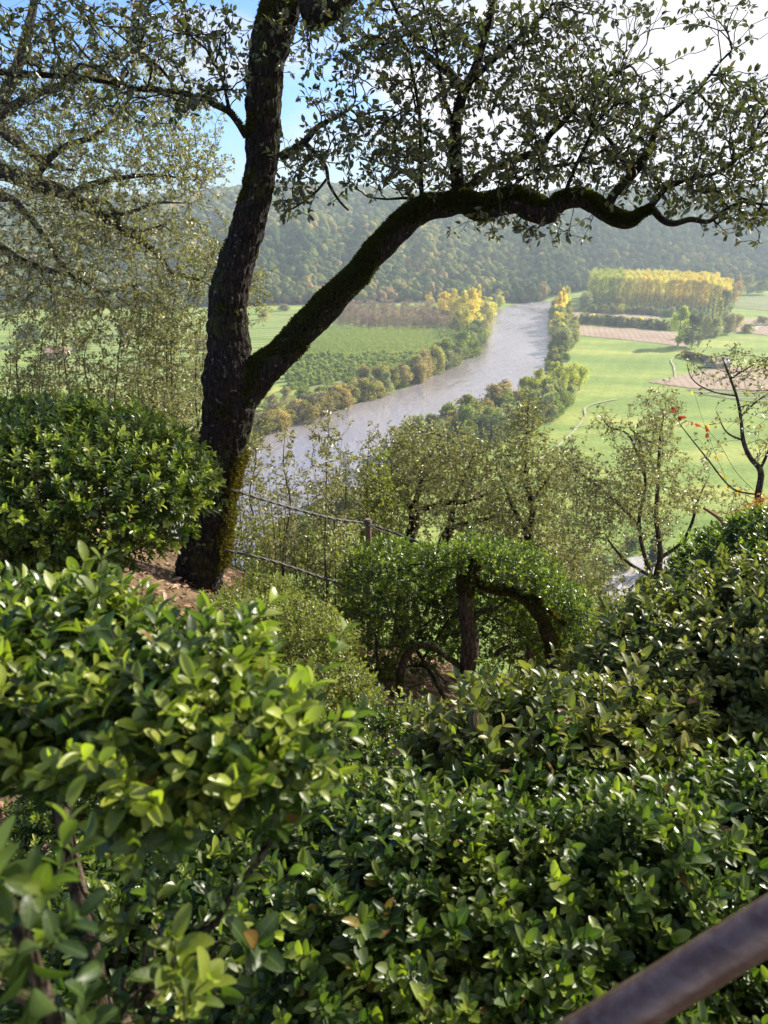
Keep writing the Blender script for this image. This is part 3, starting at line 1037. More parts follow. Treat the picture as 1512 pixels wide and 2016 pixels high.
def build_valley_trees():
    # left bank, from the yellow poplars at the bend down to the oak
    LB = [(u - 6, v - 3) for u, v in LEFT_BANK]
    bank_row([(985, 603), (962, 614), (952, 640), (940, 668)], 16, 3, 10, 18, 0.85, ['round', 'egg'], [OLIVE, SAGE, YELLOW, OLIVE], 'riverside_tree', 'tree, # from the far end of the left bank at the bend', 'tree', 'trees at the bend of the left bank')
    bank_row([(940, 668), (925, 695), (895, 718), (850, 732)], 18, 2.5, 9, 16, 0.95, ['round', 'bush'], [SAGE, SAGE, DARK, GREEN], 'willow_tree', 'willow overhanging the left bank, # from the golden poplars', 'tree', 'willows along the left bank')
    bank_row([(856, 733), (800, 758), (756, 772), (730, 780)], 16, 2.5, 8, 15, 0.9, ['round', 'bush'], [OLIVE, OLIVE, RUST, SAGE], 'riverside_tree', 'tree, # along the left bank below the plantation', 'tree', 'autumn trees below the plantation')
    bank_row([(730, 782), (690, 794), (640, 810), (575, 832), (510, 855)], 30, 2.5, 5, 10, 1.15, ['bush', 'round'], [RUST, OLIVE, OLIVE, GREY, RUST, RUST, (0.45, 0.34, 0.13)], 'riverside_shrub', 'shrub at the water edge, # from the trees below the plantation', 'shrub', 'rusty shrubs at the water edge')
    bank_row([(700, 780), (640, 792), (575, 812), (520, 838)], 16, 5, 5, 10, 1.1, ['bush', 'bare'], [GREY, OLIVE, GREEN], 'riverside_shrub', 'shrub behind the water edge shrubs, # from the plantation side', 'shrub', 'dull green shrubs behind the river edge')
    bank_row([(480, 870), (420, 890), (300, 930)], 12, 4, 6, 10, 1.0, ['bush', 'round'], [GREEN, DARK, OLIVE], 'riverside_tree', 'tree on the left bank beyond the oak trunk, # downstream', 'tree', 'trees on the left bank beyond the oak trunk')
    for u, v, h, w, k, c in [(873, 634, 52, 30, 'egg', GOLD), (893, 640, 62, 26, 'egg', GOLD), (910, 640, 58, 24, 'egg', YELLOW), (926, 642, 66, 26, 'egg', GOLD), (938, 634, 62, 20, 'egg', GOLD), (880, 622, 38, 26, 'egg', YELLOW), (845, 603, 24, 14, 'egg', GOLD), (918, 668, 52, 28, 'egg', YELLOW), (900, 660, 40, 26, 'round', OLIVE), (948, 624, 36, 24, 'egg', OLIVE), (935, 655, 40, 26, 'egg', GOLD)]:
        x, y, hh, ww = at_px(u, v, h, w)
        valley_tree('poplar_tree', x, y, hh * 1.12, ww * 1.4, k, c, colour_word(c) + ' poplar in the clump at the left bank bend, ' + {873: 'its left edge', 893: 'its left shoulder', 910: 'its middle', 926: 'its peak', 938: 'its right edge', 880: 'its back left', 845: 'standing apart to the left', 918: 'its front', 900: 'its front left', 948: 'its far right', 935: 'its front right'}[u], 'tree', 'golden poplars at the bend of the left bank')
    # bare young trees behind the plantation, then the plantation itself
    for r in range(7):
        for k in range(17):
            u = 672 + k * 13 + rng.uniform(-4, 4)
            v = 618 + r * 5.0 + rng.uniform(-1, 1) + k * 0.4
            if u > 895 - r * 2:
                continue
            x, y, hh, ww = at_px(u, v, 32 + rng.uniform(-6, 4), 24)
            valley_tree('bare_tree', x, y, hh, ww, 'bare', (0.23, 0.17, 0.17), 'leafless purple grey young tree in the bare stand behind the green plantation', 'tree', 'bare stand behind the plantation')
    spots = []
    for i in range(46):
        for k in range(24):
            a, b = i / 45, k / 23
            u = 588 + a * 300 + b * 36 - (1 - b) * 26
            v0, v1 = 652 + 8 * a, 770 - 58 * a
            v = v1 + (v0 - v1) * b ** 0.75
            if rng.random() < 0.08:
                continue
            spots.append((v, u + rng.uniform(-1.6, 1.6)))
    spots.sort(reverse=True)
    PL = (0.27, 0.33, 0.125)
    for v, u in spots[:295]:
        x, y, hh, ww = at_px(u, v, 13 + rng.uniform(-3, 3), 15)
        valley_tree('young_tree', x, y, hh * 1.15, ww * 1.15, 'bush', PL, 'small green tree in the rows of the young plantation beside the river', 'tree', 'rows of the young plantation', trunk=False)
    mb = MB()
    for v, u in spots[295:]:
        x, y, hh, ww = at_px(u, v, 13, 15)
        m = 190
        q = nrmz(rng.normal(size=(m, 3)))
        q[:, 2] = np.abs(q[:, 2])
        pos = np.array([x, y, 0.1]) + q * np.array([ww * 0.5, ww * 0.5, hh]) * rng.uniform(0.5, 1.05, (m, 1))
        l = rng.uniform(0.3, 0.75, m)
        leaves(mb, pos, randunit(m), q + randunit(m) * 0.6, l, l * 0.7, T_LOW, rnd=np.clip(rng.normal(0.5, 0.2, m), 0, 1))
    o = mb.build('young_plantation', M_FAR)
    o.color = PL + (1,)
    tag(o, 'farther rows of the green tree plantation beside the river', 'plantation', kind='stuff')
    # meadow trees, left distance, seen between the leaves
    MEAD = [520, 560, 620, 470, 330, 250, 60, 160, 400, 300, 640, 20, 140, 350, 562, 530]
    for u, v, h, w, k, c in [(520, 630, 20, 26, 'bush', OLIVE), (560, 612, 14, 30, 'bush', GREY), (620, 628, 14, 20, 'bush', OLIVE), (470, 640, 26, 26, 'round', GREEN), (330, 650, 30, 40, 'round', GREEN), (250, 660, 34, 44, 'round', OLIVE), (60, 680, 40, 60, 'round', DARK), (160, 690, 30, 50, 'round', OLIVE), (400, 690, 30, 40, 'bush', GREY), (300, 720, 30, 40, 'bush', OLIVE), (640, 700, 9, 12, 'bush', OLIVE), (20, 620, 30, 60, 'round', GREEN), (140, 625, 26, 60, 'round', OLIVE), (350, 612, 20, 60, 'bush', GREEN), (562, 790, 26, 30, 'bush', GREY), (530, 800, 22, 30, 'bush', LIME)]:
        x, y, hh, ww = at_px(u, v, h, w)
        valley_tree('field_tree', x, y, hh, ww, k, c, f'{colour_word(c)} tree or bush in the far meadows, {ordn(sorted(MEAD).index(u))} from the left edge', 'tree', 'trees in the meadows beyond the oak')
    # right bank
    bank_row([(1103, 606), (1100, 625), (1100, 650), (1102, 680), (1100, 700)], 22, 2.5, 10, 18, 0.8, ['round', 'egg'], [OLIVE, SAGE, SAGE, GREEN, YELLOW], 'riverside_tree', 'tree in the right bank belt, # from the yellow poplars', 'tree', 'tree belt along the right bank')
    bank_row([(1126, 650), (1130, 670), (1120, 692)], 9, 2, 8, 12, 0.8, ['round'], [SAGE, DARK, OLIVE], 'riverside_tree', 'tree on the meadow side of the belt, # from its head', 'tree', 'trees on the meadow side of the bank belt')
    bank_row([(1100, 700), (1092, 722), (1086, 738)], 8, 2, 5, 8, 1.0, ['bush', 'round'], [DARK, GREEN, OLIVE], 'riverside_shrub', 'shrub filling the gap in the bank belt, # from the poplars', 'shrub', 'dark shrubs in the right bank belt')
    for u, v, h, w, c in [(1098, 640, 62, 22, GOLD), (1106, 636, 66, 20, GOLD), (1113, 632, 68, 16, YELLOW), (1092, 650, 48, 22, YELLOW), (1118, 642, 50, 20, OLIVE)]:
        x, y, hh, ww = at_px(u, v, h, w)
        valley_tree('poplar_tree', x, y, hh, ww, 'egg', c, colour_word(c) + ' tree at the head of the right bank, ' + ordn([1092, 1098, 1106, 1113, 1118].index(u)) + ' from the water', 'tree', 'yellow poplars at the head of the right bank')
    for u, v, h, w, c in [(1140, 768, 52, 36, LIME), (1120, 776, 62, 42, LIME), (1098, 788, 66, 42, LIME), (1072, 800, 66, 44, LIME), (1046, 806, 64, 42, LIME), (1090, 762, 48, 36, LIME), (1060, 778, 52, 36, LIME), (1128, 755, 44, 30, LIME), (1030, 796, 52, 38, LIME)]:
        x, y, hh, ww = at_px(u, v, h, w)
        valley_tree('round_tree', x, y, hh, ww, 'round', tuple(a * 0.95 for a in c), 'bushy yellow green tree, ' + ordn([1140, 1128, 1120, 1098, 1090, 1072, 1060, 1046, 1030].index(u)) + ' in the group by the meadow, from upstream', 'tree', 'yellow green trees between river and meadow')
    bank_row([(1110, 790), (1075, 815), (1030, 840), (985, 862), (940, 885), (900, 905)], 20, 3, 7, 13, 0.95, ['round', 'bush'], [DARK, GREEN, SAGE], 'riverside_tree', 'tree at the meadow edge, # below the yellow green group', 'tree', 'dark trees at the meadow edge')
    bank_row([(1010, 800), (960, 822), (910, 850), (860, 880), (800, 925)], 20, 3, 8, 14, 0.95, ['round', 'bush', 'egg'], [OLIVE, GREEN, SAGE, RUST], 'riverside_tree', 'tree on the near right bank, # below the yellow green group', 'tree', 'mixed trees on the near right bank')
    bank_row([(780, 945), (700, 1000), (600, 1060), (500, 1130)], 14, 3, 5, 8, 1.0, ['round', 'bush'], [GREEN, OLIVE, RUST], 'riverside_tree', 'tree on the nearest river bank, # towards the oak trunk', 'tree', 'low trees on the nearest river bank')
    x, y, hh, ww = at_px(964, 800, 34, 16)
    valley_tree('slender_tree', x, y, hh, ww * 1.3, 'egg', DARK, 'lone slender dark tree rising against the river water', 'tree')
    # the poplar plantation: rows of tall thin stems with golden tops
    for r in range(5):
        for k in range(30):
            f = k / 29
            u = 1160 + f * 262 + r * 2 + rng.uniform(-2, 2)
            v = 606 + 10 * f - r * 5.5
            x, y, hh, ww = at_px(u, v, (62 - r * 2) + rng.uniform(-1.6, 1.6) - 8 * (f > 0.93), 21)
            c = LIME if f < 0.22 else (YELLOW if f < 0.35 or rng.random() < 0.25 else GOLD)
            cn, c = c, tuple(a * 0.92 for a in c)
            valley_tree('poplar_tree', x, y, hh, ww, 'poplar', c, colour_word(cn) + f' poplar, {ordn(k)} from the river end, ' + ['front', 'second', 'middle', 'fourth', 'rear'][r] + ' row of the plantation block', 'tree', 'poplar plantation')
    bank_row([(1158, 616), (1220, 617), (1300, 622), (1370, 628)], 40, 2.5, 3.5, 8, 1.0, ['bush', 'round'], [OLIVE, SAGE, GREEN, DARK, SAGE], 'field_shrub', 'shrub at the foot of the poplar plantation, # from the river end', 'shrub', 'undergrowth at the foot of the poplars')
    bank_row([(1140, 636), (1200, 640), (1260, 645), (1318, 650)], 44, 1.8, 5, 8, 0.95, ['bush', 'round'], [OLIVE, SAGE, GREEN, DARK, YELLOW, SAGE], 'hedgerow_tree', 'tree in the hedgerow above the brown field, # from the river', 'tree', 'hedgerow along the brown field')
    x, y, hh, ww = at_px(1334, 682, 76, 46)
    valley_tree('lime_tree', x, y, hh, ww, 'egg', (0.38, 0.43, 0.10), 'bright yellow green tree with visible trunk at the brown field corner', 'tree')
    x, y, hh, ww = at_px(1361, 684, 60, 46)
    valley_tree('dark_tree', x, y, hh, ww, 'round', (0.08, 0.10, 0.055), 'dark rounded tree touching the bright yellow green tree', 'tree')
    for u, v, h, w, k, c, lb in [(1397, 660, 74, 15, 'slim', SAGE, 'slim columnar poplar nearer the dark tree'), (1411, 662, 72, 16, 'slim', OLIVE, 'slim columnar poplar with pale foliage beside its twin'),
                                 (1388, 665, 42, 30, 'round', OLIVE, 'olive tree between dark tree and columnar poplars'), (1405, 664, 36, 30, 'round', SAGE, 'grey green tree at the foot of the columnar poplars'),
                                 (1432, 658, 40, 34, 'round', GREY, 'grey brown tree past the columnar poplars'), (1448, 650, 34, 30, 'round', OLIVE, 'olive tree ending the clump by the lower field'),
                                 (1424, 640, 30, 24, 'round', SAGE, 'grey green tree behind the clump of columnar poplars'),
                                 (1425, 620, 45, 34, 'round', DARK, 'dark tree closing the golden poplar block'), (1432, 600, 60, 30, 'egg', (0.30, 0.24, 0.10), 'tall sandy tree behind the dark tree beyond the poplar block'),
                                 (1444, 598, 56, 30, 'egg', (0.36, 0.25, 0.12), 'tall orange tinted tree beyond the poplar block'), (1470, 580, 36, 40, 'round', SAGE, 'rounded grey green tree against the dark hillside'),
                                 (1500, 580, 28, 40, 'round', GREEN, 'green tree at the field end against the hillside'), (1150, 612, 40, 30, 'round', SAGE, 'grey green tree at the near end of the plantation'),
                                 (1216, 618, 32, 34, 'round', OLIVE, 'olive tree standing out before the poplar stems'), (1470, 655, 18, 30, 'bush', OLIVE, 'olive bush beside the pale track'),
                                 (1500, 640, 16, 36, 'bush', GREY, 'brownish bush above the pale track')]:
        x, y, hh, ww = at_px(u, v, h, w)
        valley_tree('valley_tree', x, y, hh, ww, k, c, lb, 'tree')
    x, y, hh, ww = at_px(1283, 1128, 84, 40)
    valley_tree('conifer', x, y, hh, ww * 0.8, 'slim', (0.03, 0.05, 0.04), 'dark pointed conifer beside the pale road', 'tree')
    for i, (u, v) in enumerate([(1150, 1150), (1180, 1120), (1120, 1180), (1330, 1150), (1360, 1120), (1300, 1230), (1225, 1120), (1240, 1085)]):
        x, y, hh, ww = at_px(u, v, 36, 50)
        valley_tree('roadside_bush', x, y, hh * 0.8, ww, 'bush', [GREEN, DARK, OLIVE][i % 3], ['green', 'dark', 'olive'][i % 3] + ' bush beside the pale road, ' + ['before its bend', 'before its far end', 'lowest on the river side', 'beyond on the far side', 'highest on the far side', 'lowest of all', 'inside its curve', 'touching the conifer'][i], 'bush', 'bushes beside the road')


build_valley_trees()
print('valley trees', NTREES[0])


def build_shed():
    x, y, _, w = at_px(1412, 722, 20, 34)
    root = empty('shed', (x, y, 0), 'small grey brown field barn with pitched roof at the hedge end', 'barn')
    h, d = 3.2, w * 0.55
    ww = w * 0.5
    stone = simple_mat('barn_wall', (0.22, 0.19, 0.17), c2=(0.32, 0.28, 0.25))
    tile = simple_mat('barn_roof_tiles', (0.20, 0.16, 0.15), c2=(0.28, 0.23, 0.21))
    mb = MB()
    V = [(-ww, -d, 0), (ww, -d, 0), (ww, d, 0), (-ww, d, 0), (-ww, -d, h), (ww, -d, h), (ww, d, h), (-ww, d, h), (-ww, 0, h + 2.2), (ww, 0, h + 2.2)]
    mb.add(np.array(V) + [x, y, 0], [(0, 1, 5, 4), (2, 3, 7, 6), (1, 2, 6, 5), (3, 0, 4, 7)])
    mb.f[3].append(np.array([(4, 7, 8), (5, 9, 6)]))
    mb.build('wall', stone, root, smooth=False)
    mb = MB()
    e = 0.5
    for s in (-1, 1):
        a = np.array([(-ww - e, s * (d + e), h - 0.45), (ww + e, s * (d + e), h - 0.45), (ww + e, 0, h + 2.35), (-ww - e, 0, h + 2.35)]) + [x, y, 0]
        b = a + [0, 0, 0.22]
        mb.add(np.vstack([a, b]), [(0, 1, 2, 3), (4, 5, 6, 7), (0, 1, 5, 4), (1, 2, 6, 5), (3, 0, 4, 7)])
    mb.build('roof', tile, root, smooth=False)
    mb = MB()
    mb.add(np.array([(-1, -d - 0.04, 0.02), (1, -d - 0.04, 0.02), (1, -d - 0.04, 2.4), (-1, -d - 0.04, 2.4), (-1, -d + .05, 0.02), (1, -d + .05, 0.02), (1, -d + .05, 2.4), (-1, -d + .05, 2.4)]) + [x, y, 0], [(0, 1, 2, 3), (0, 4, 5, 1), (1, 5, 6, 2), (2, 6, 7, 3), (3, 7, 4, 0)])
    mb.build('door', simple_mat('barn_door', (0.06, 0.05, 0.05)), root, smooth=False)
    root.rotation_euler = (0, 0, rad(14))
    # clipped hedge beside the barn
    a, b = G(1344, 703), G(1398, 716)
    mb = MB()
    m = 4200
    t = rng.random(m)
    c = a[None] * (1 - t[:, None]) + b[None] * t[:, None]
    q = nrmz(rng.normal(size=(m, 3)))
    pos = c + q * np.array([1.6, 2.0, 2.0]) + [0, 0, 2.1]
    l = rng.uniform(0.5, 0.9, m)
    leaves(mb, pos, randunit(m), q + randunit(m) * 0.5, l, l * 0.7, T_LOW)
    root = empty('hedge', a, 'long brownish clipped hedge leading to the small barn', 'hedge')
    o = mb.build('foliage', M_FAR, root)
    o.color = (0.17, 0.13, 0.055, 1)
    # farmhouse with a pinkish roof, glimpsed between the leaves
    x, y, _, w = at_px(115, 705, 20, 46)
    root = empty('farmhouse', (x, y, 0), 'pale farmhouse with pinkish tiled roof glimpsed through the leaves', 'house')
    mb = MB()
    V = [(-6, -4, 0), (6, -4, 0), (6, 4, 0), (-6, 4, 0), (-6, -4, 4), (6, -4, 4), (6, 4, 4), (-6, 4, 4), (-6, 0, 6.4), (6, 0, 6.4)]
    mb.add(np.array(V) + [x, y, 0], [(0, 1, 5, 4), (2, 3, 7, 6), (1, 2, 6, 5), (3, 0, 4, 7)])
    mb.f[3].append(np.array([(4, 7, 8), (5, 9, 6)]))
    mb.build('wall', simple_mat('limestone_wall', (0.4, 0.36, 0.28)), root, smooth=False)
    mb = MB()
    for s in (-1, 1):
        a = np.array([(-6.5, s * 4.6, 3.6), (6.5, s * 4.6, 3.6), (6.5, 0, 6.5), (-6.5, 0, 6.5)]) + [x, y, 0]
        b = a + [0, 0, 0.25]
        mb.add(np.vstack([a, b]), [(0, 1, 2, 3), (4, 5, 6, 7), (0, 1, 5, 4), (1, 2, 6, 5), (3, 0, 4, 7)])
    mb.build('roof', simple_mat('pink_tiles', (0.42, 0.22, 0.19)), root, smooth=False)
    for wx in (-3.6, 0, 3.6):
        mb = MB()
        mb.add(np.array([(wx - .5, -4.05, 1.2), (wx + .5, -4.05, 1.2), (wx + .5, -4.05, 2.6), (wx - .5, -4.05, 2.6), (wx - .5, -3.9, 1.2), (wx + .5, -3.9, 1.2), (wx + .5, -3.9, 2.6), (wx - .5, -3.9, 2.6)]) + [x, y, 0], [(0, 1, 2, 3), (0, 4, 5, 1), (1, 5, 6, 2), (2, 6, 7, 3), (3, 7, 4, 0)])
        mb.build('window', simple_mat('window_glass', (0.05, 0.06, 0.07), 0.2), root, smooth=False)


build_shed()


def build_haze():
    mb = MB()
    x, y0, y1, z0, z1 = 2700, -300, 3400, -3, 175
    V = [(-x, y0, z0), (x, y0, z0), (x, y1, z0), (-x, y1, z0), (-x, y0, z1), (x, y0, z1), (x, y1, z1), (-x, y1, z1)]
    m, nt, out = new_mat('thin_haze')
    pv = N(nt, 'ShaderNodeVolumePrincipled', ins={'Density': HAZE, 'Anisotropy': 0.2})
    pv.inputs['Color'].default_value = (0.78, 0.90, 1.0, 1)
    L(nt, pv.outputs[0], out.inputs['Volume'])
    mb.add(V, [(3, 2, 1, 0), (4, 5, 6, 7), (0, 1, 5, 4), (1, 2, 6, 5), (2, 3, 7, 6), (3, 0, 4, 7)])
    o = mb.build('haze', m, smooth=False)
    tag(o, 'thin blue haze lying over the whole valley', 'haze', kind='stuff')


HAZE = 0.00021
build_haze()


# ------------------------------------------------------------------ the forked oak
YT = 4.7


def pl(lst, Y=YT):
    """photo points (u, v, width px[, Y]) to points and radii"""
    pts, rs = [], []
    for e in lst:
        y = e[3] if len(e) > 3 else Y
        pts.append(P(e[0], e[1], y))
        rs.append(e[2] * 0.5 * mpp(e[0], e[1], y))
    return pts, rs


def moss_on(mb, V, nrm, r, n, hmin=0.0, size=0.016, young=0.0):
    """short tufts over the upper side of a limb"""
    K = V.shape[1]
    i = rng.integers(0, V.shape[0], n)
    j = rng.integers(0, K, n)
    p = V[i, j]
    q = nrm[i, j]
    hm = hmin[i] if isinstance(hmin, np.ndarray) else hmin
    keep = (q[:, 2] * 0.8 + 1.1 * fbm(p, 5.0, 4, 2) > hm)
    p, q = p[keep], q[keep]
    m = len(p)
    d = nrmz(q + randunit(m) * 0.8 + [0, 0, 0.2])
    l = size * rng.uniform(0.5, 1.5, m)
    leaves(mb, p - q * 0.004, d, randunit(m), l, l * 0.4, T_LOW, young=young * rng.random(m))


def build_oak():
    base = P(382, 1225, YT)
    root = empty('oak_tree', base, 'big dark forked oak with mossy trunk and long crooked limb over the valley', 'tree')
    mb, ms = MB(), MB()
    trunk = [(384, 1290, 150), (386, 1230, 112), (390, 1180, 86), (398, 1100, 86), (408, 1040, 90), (422, 960, 86), (434, 890, 88), (446, 820, 98), (450, 760, 104), (450, 700, 84), (449, 600, 76), (460, 540, 72), (482, 470, 70), (502, 400, 66), (516, 320, 67), (519, 220, 72), (527, 120, 73), (548, 40, 78), (572, -40, 78), (590, -160, 66), (600, -300, 50), (590, -430, 34), (600, -560, 16), (620, -640, 4)]
    p, r = pl(trunk)
    V, nm, rr = bark_tube(mb, p, r, k=120, per=36, rough=0.10, ridge=0.13, seed=2)
    mtr = moss_on
    moss_on(ms, V, nm, rr, 90000, np.linspace(0.75, 0.05, len(V)), 0.018, 0.2)
    # thick yellow brown moss down the sunny side of the foot
    i0, i1 = int(len(V) * 0.13), int(len(V) * 0.27)
    sub, sn = V[i0:i1], nm[i0:i1]
    side = (sn[..., 0] > 0.55) & (sn[..., 0] + 0.5 * fbm(sub, 9.0, 3, 4) > 0.62)
    pp, qq = sub[side], sn[side]
    k = rng.integers(0, len(pp), 5000)
    d = nrmz(qq[k] + randunit(5000) * 0.7)
    l = rng.uniform(0.010, 0.030, 5000)
    leaves(ms, pp[k] + qq[k] * rng.uniform(0, 0.03, (5000, 1)), d, randunit(5000), l, l * 0.4, T_LOW, young=rng.uniform(0.1, 0.8, 5000))
    bark_tube(mb, *pl([(352, 1250, 70, 4.62), (350, 1190, 34, 4.62), (372, 1120, 14, 4.68)]), k=20, per=8, seed=9)
    mb.build('trunk', M_BARK, root)
    # the long limb to the east
    mb = MB()
    limb = [(452, 830, 60, 4.70), (474, 782, 84, 4.70), (510, 735, 78, 4.70), (560, 690, 68, 4.68), (640, 606, 62, 4.66), (700, 545, 58, 4.65), (745, 492, 56, 4.62), (790, 446, 58, 4.6), (835, 412, 58, 4.6), (880, 404, 54, 4.58), (912, 398, 52, 4.56), (945, 412, 54, 4.55), (985, 402, 56, 4.52), (1020, 396, 54, 4.5), (1046, 410, 58, 4.5), (1078, 418, 48, 4.5), (1106, 398, 40, 4.48), (1140, 392, 38, 4.46), (1166, 402, 36, 4.45), (1190, 419, 34, 4.44), (1215, 432, 34, 4.42), (1240, 437, 30, 4.4), (1262, 424, 20, 4.4), (1284, 412, 14, 4.38)]
    p, r = pl(limb)
    r = [a * 0.9 for a in r]
    V, nm, rr = bark_tube(mb, p, r, k=64, per=24, rough=0.16, ridge=0.06, seed=6)
    moss_on(ms, V, nm, rr, 90000, -0.15, 0.019)
    L2 = [[(595, 30, 60), (640, 14, 62), (680, -20, 56), (740, -70, 44), (800, -150, 32), (880, -210, 20), (980, -260, 8)],
          [(906, 400, 30, 4.58), (899, 340, 26, 4.58), (896, 270, 25, 4.56), (905, 205, 22, 4.52), (922, 165, 18, 4.5), (944, 110, 15, 4.46), (958, 60, 13, 4.4), (972, 0, 12, 4.35), (980, -60, 10, 4.3)],
          [(912, 178, 14, 4.52), (884, 142, 18, 4.56), (856, 122, 14, 4.6), (822, 88, 9, 4.6), (790, 40, 8, 4.6), (766, -10, 7, 4.6)],
          [(930, 160, 12, 4.5), (970, 120, 11, 4.45), (1010, 85, 9, 4.4), (1050, 50, 7, 4.35), (1085, 10, 6, 4.3)],
          [(893, 245, 10, 4.56), (874, 190, 8, 4.5), (864, 130, 7, 4.45), (850, 60, 6, 4.4), (830, 0, 5, 4.4)],
          [(905, 392, 18, 4.58), (930, 362, 16, 4.65), (962, 336, 15, 4.7), (1016, 314, 13, 4.75), (1062, 297, 13, 4.8), (1082, 266, 12, 4.8), (1112, 238, 10, 4.8), (1156, 188, 9, 4.8), (1192, 155, 6, 4.8), (1240, 130, 4, 4.8)],
          [(1196, 410, 16, 4.44), (1212, 380, 16, 4.45), (1238, 352, 18, 4.5), (1264, 318, 20, 4.5), (1284, 288, 12, 4.5), (1292, 250, 8, 4.5), (1330, 215, 6, 4.5), (1380, 170, 5, 4.5), (1420, 120, 4, 4.5)],
          [(1240, 345, 10, 4.5), (1215, 300, 9, 4.5), (1190, 265, 8, 4.5), (1150, 240, 7, 4.5), (1110, 240, 6, 4.5)],
          [(1278, 415, 14, 4.38), (1290, 395, 13, 4.36), (1320, 365, 11, 4.34), (1370, 350, 9, 4.3), (1415, 338, 8, 4.3), (1470, 300, 6, 4.3), (1530, 270, 5, 4.3)],
          [(1284, 410, 14, 4.38), (1304, 432, 13, 4.36), (1326, 440, 12, 4.34), (1360, 432, 11, 4.34), (1395, 436, 9, 4.3), (1425, 415, 8, 4.3), (1460, 400, 6, 4.3), (1530, 405, 5, 4.3)],
          [(833, 408, 12, 4.6), (829, 360, 10, 4.6), (828, 290, 9, 4.55), (826, 230, 7, 4.5), (815, 160, 6, 4.5), (800, 90, 5, 4.5)],
          [(832, 395, 8, 4.6), (800, 390, 6, 4.6), (760, 392, 4, 4.6), (725, 388, 3, 4.6)],
          [(1106, 400, 8, 4.48), (1120, 360, 8, 4.4), (1138, 318, 7, 4.35), (1170, 250, 5, 4.3)],
          [(1000, 380, 9, 4.5), (1030, 350, 8, 4.45), (1075, 330, 7, 4.4), (1130, 322, 6, 4.35), (1180, 300, 4, 4.3)]]
    LEFTB = [[(486, 268, 16), (468, 242, 12), (450, 220, 12), (425, 208, 11), (400, 196, 10), (350, 182, 9), (300, 178, 9), (250, 172, 9), (200, 160, 9), (150, 152, 9), (60, 146, 11), (-30, 140, 12)],
             [(452, 222, 9), (446, 190, 7), (440, 165, 6), (430, 140, 5)],
             [(250, 172, 6), (180, 120, 5), (130, 60, 4), (90, 10, 4)],
             [(350, 182, 6), (320, 140, 5), (260, 90, 4), (200, 40, 4)],
             [(552, 312, 18), (575, 298, 15), (600, 280, 12), (622, 255, 9), (642, 242, 7), (690, 215, 5)],
             [(602, 282, 10), (625, 306, 10), (642, 330, 8), (648, 362, 7), (668, 395, 5), (686, 414, 4)],
             [(645, 350, 6), (620, 380, 5), (590, 402, 4), (560, 420, 3)]]
    for i, l in enumerate(L2 + LEFTB):
        pp, rr2 = pl(l, 4.6 if l in L2 else YT - 0.05)
        V, nm, rr = bark_tube(mb, pp, rr2, k=16 if l[0][2] > 14 else 9, per=9, rough=0.10, ridge=0.03, seed=20 + i)
        if l[0][2] > 14:
            moss_on(ms, V, nm, rr, 2500, 0.1, 0.013)
    mb.build('limb', M_BARK, root)
    # twigs and leaves
    sk = Skel()
    for l in [trunk[10:], limb[6:]] + L2 + LEFTB:
        pp, rr2 = pl(l, 4.6 if l in L2 else YT - 0.05 if l in LEFTB else YT)
        sk.line(pp, rr2, 0.07)
    att = []
    for e in [(700, 60, 90, 90, 110), (760, 140, 110, 130, 220), (860, 60, 130, 80, 250), (1000, 60, 120, 70, 120), (1480, 220, 70, 120, 120), (1120, 90, 100, 60, 90), (820, 330, 90, 60, 90), (930, 180, 150, 130, 250), (760, 290, 90, 90, 150), (880, 310, 150, 70, 190), (1030, 120, 110, 80, 120),
              (1070, 230, 120, 80, 190), (1180, 180, 130, 70, 230), (1230, 250, 120, 80, 190), (1090, 330, 120, 50, 120), (1240, 330, 150, 60, 190), (1400, 240, 120, 90, 170), (1420, 330, 110, 60, 130),
              (1440, 390, 90, 60, 120), (1340, 380, 90, 50, 90), (640, 180, 60, 60, 22), (590, 70, 60, 60, 40), (660, 270, 70, 70, 60), (590, 330, 60, 60, 70), (570, 400, 40, 40, 32),
              (1000, 350, 90, 30, 60), (980, 440, 80, 30, 38), (1080, 455, 70, 30, 36), (1440, 60, 90, 60, 12), (1480, 430, 50, 50, 40), (1320, 20, 200, 30, 40), (1150, 20, 140, 50, 70),
              (430, 60, 70, 60, 50), (455, 150, 50, 50, 30), (380, 190, 80, 40, 50), (690, 350, 50, 50, 26), (540, 20, 30, 30, 5)]:
        att += in_ell(e[0], e[1], e[2], e[3], 3.9, 5.0, e[4])
    for e in [(100, 60, 170, 90, 200), (280, 110, 150, 90, 150), (200, 200, 200, 50, 70), (60, 180, 100, 60, 60), (300, 30, 110, 50, 70)]:
        att += in_ell(e[0], e[1], e[2], e[3], 3.7, 4.9, e[4])
    att = [a for a in att if rng.random() < 0.82]
    Bs, ids, cnt, n0 = sk.grow(att, seg=5, wob=0.06)
    mb = MB()
    sk.tubes(mb, Bs, ids, cnt, n0, 0.0016, 0.42, 0.018, 5)
    mb.build('twigs', M_BARK, root)
    mb = MB()
    lens = np.linalg.norm(Bs[:, -1] - Bs[:, 0], axis=1)
    twig_leaves(mb, Bs, 5, 0.020, 0.041, 0.50, T_OAK, 1.0, 0.62, 0.5)
    mb.build('foliage', M_OAK, root)
    ms.build('moss', M_MOSS, root)


build_oak()


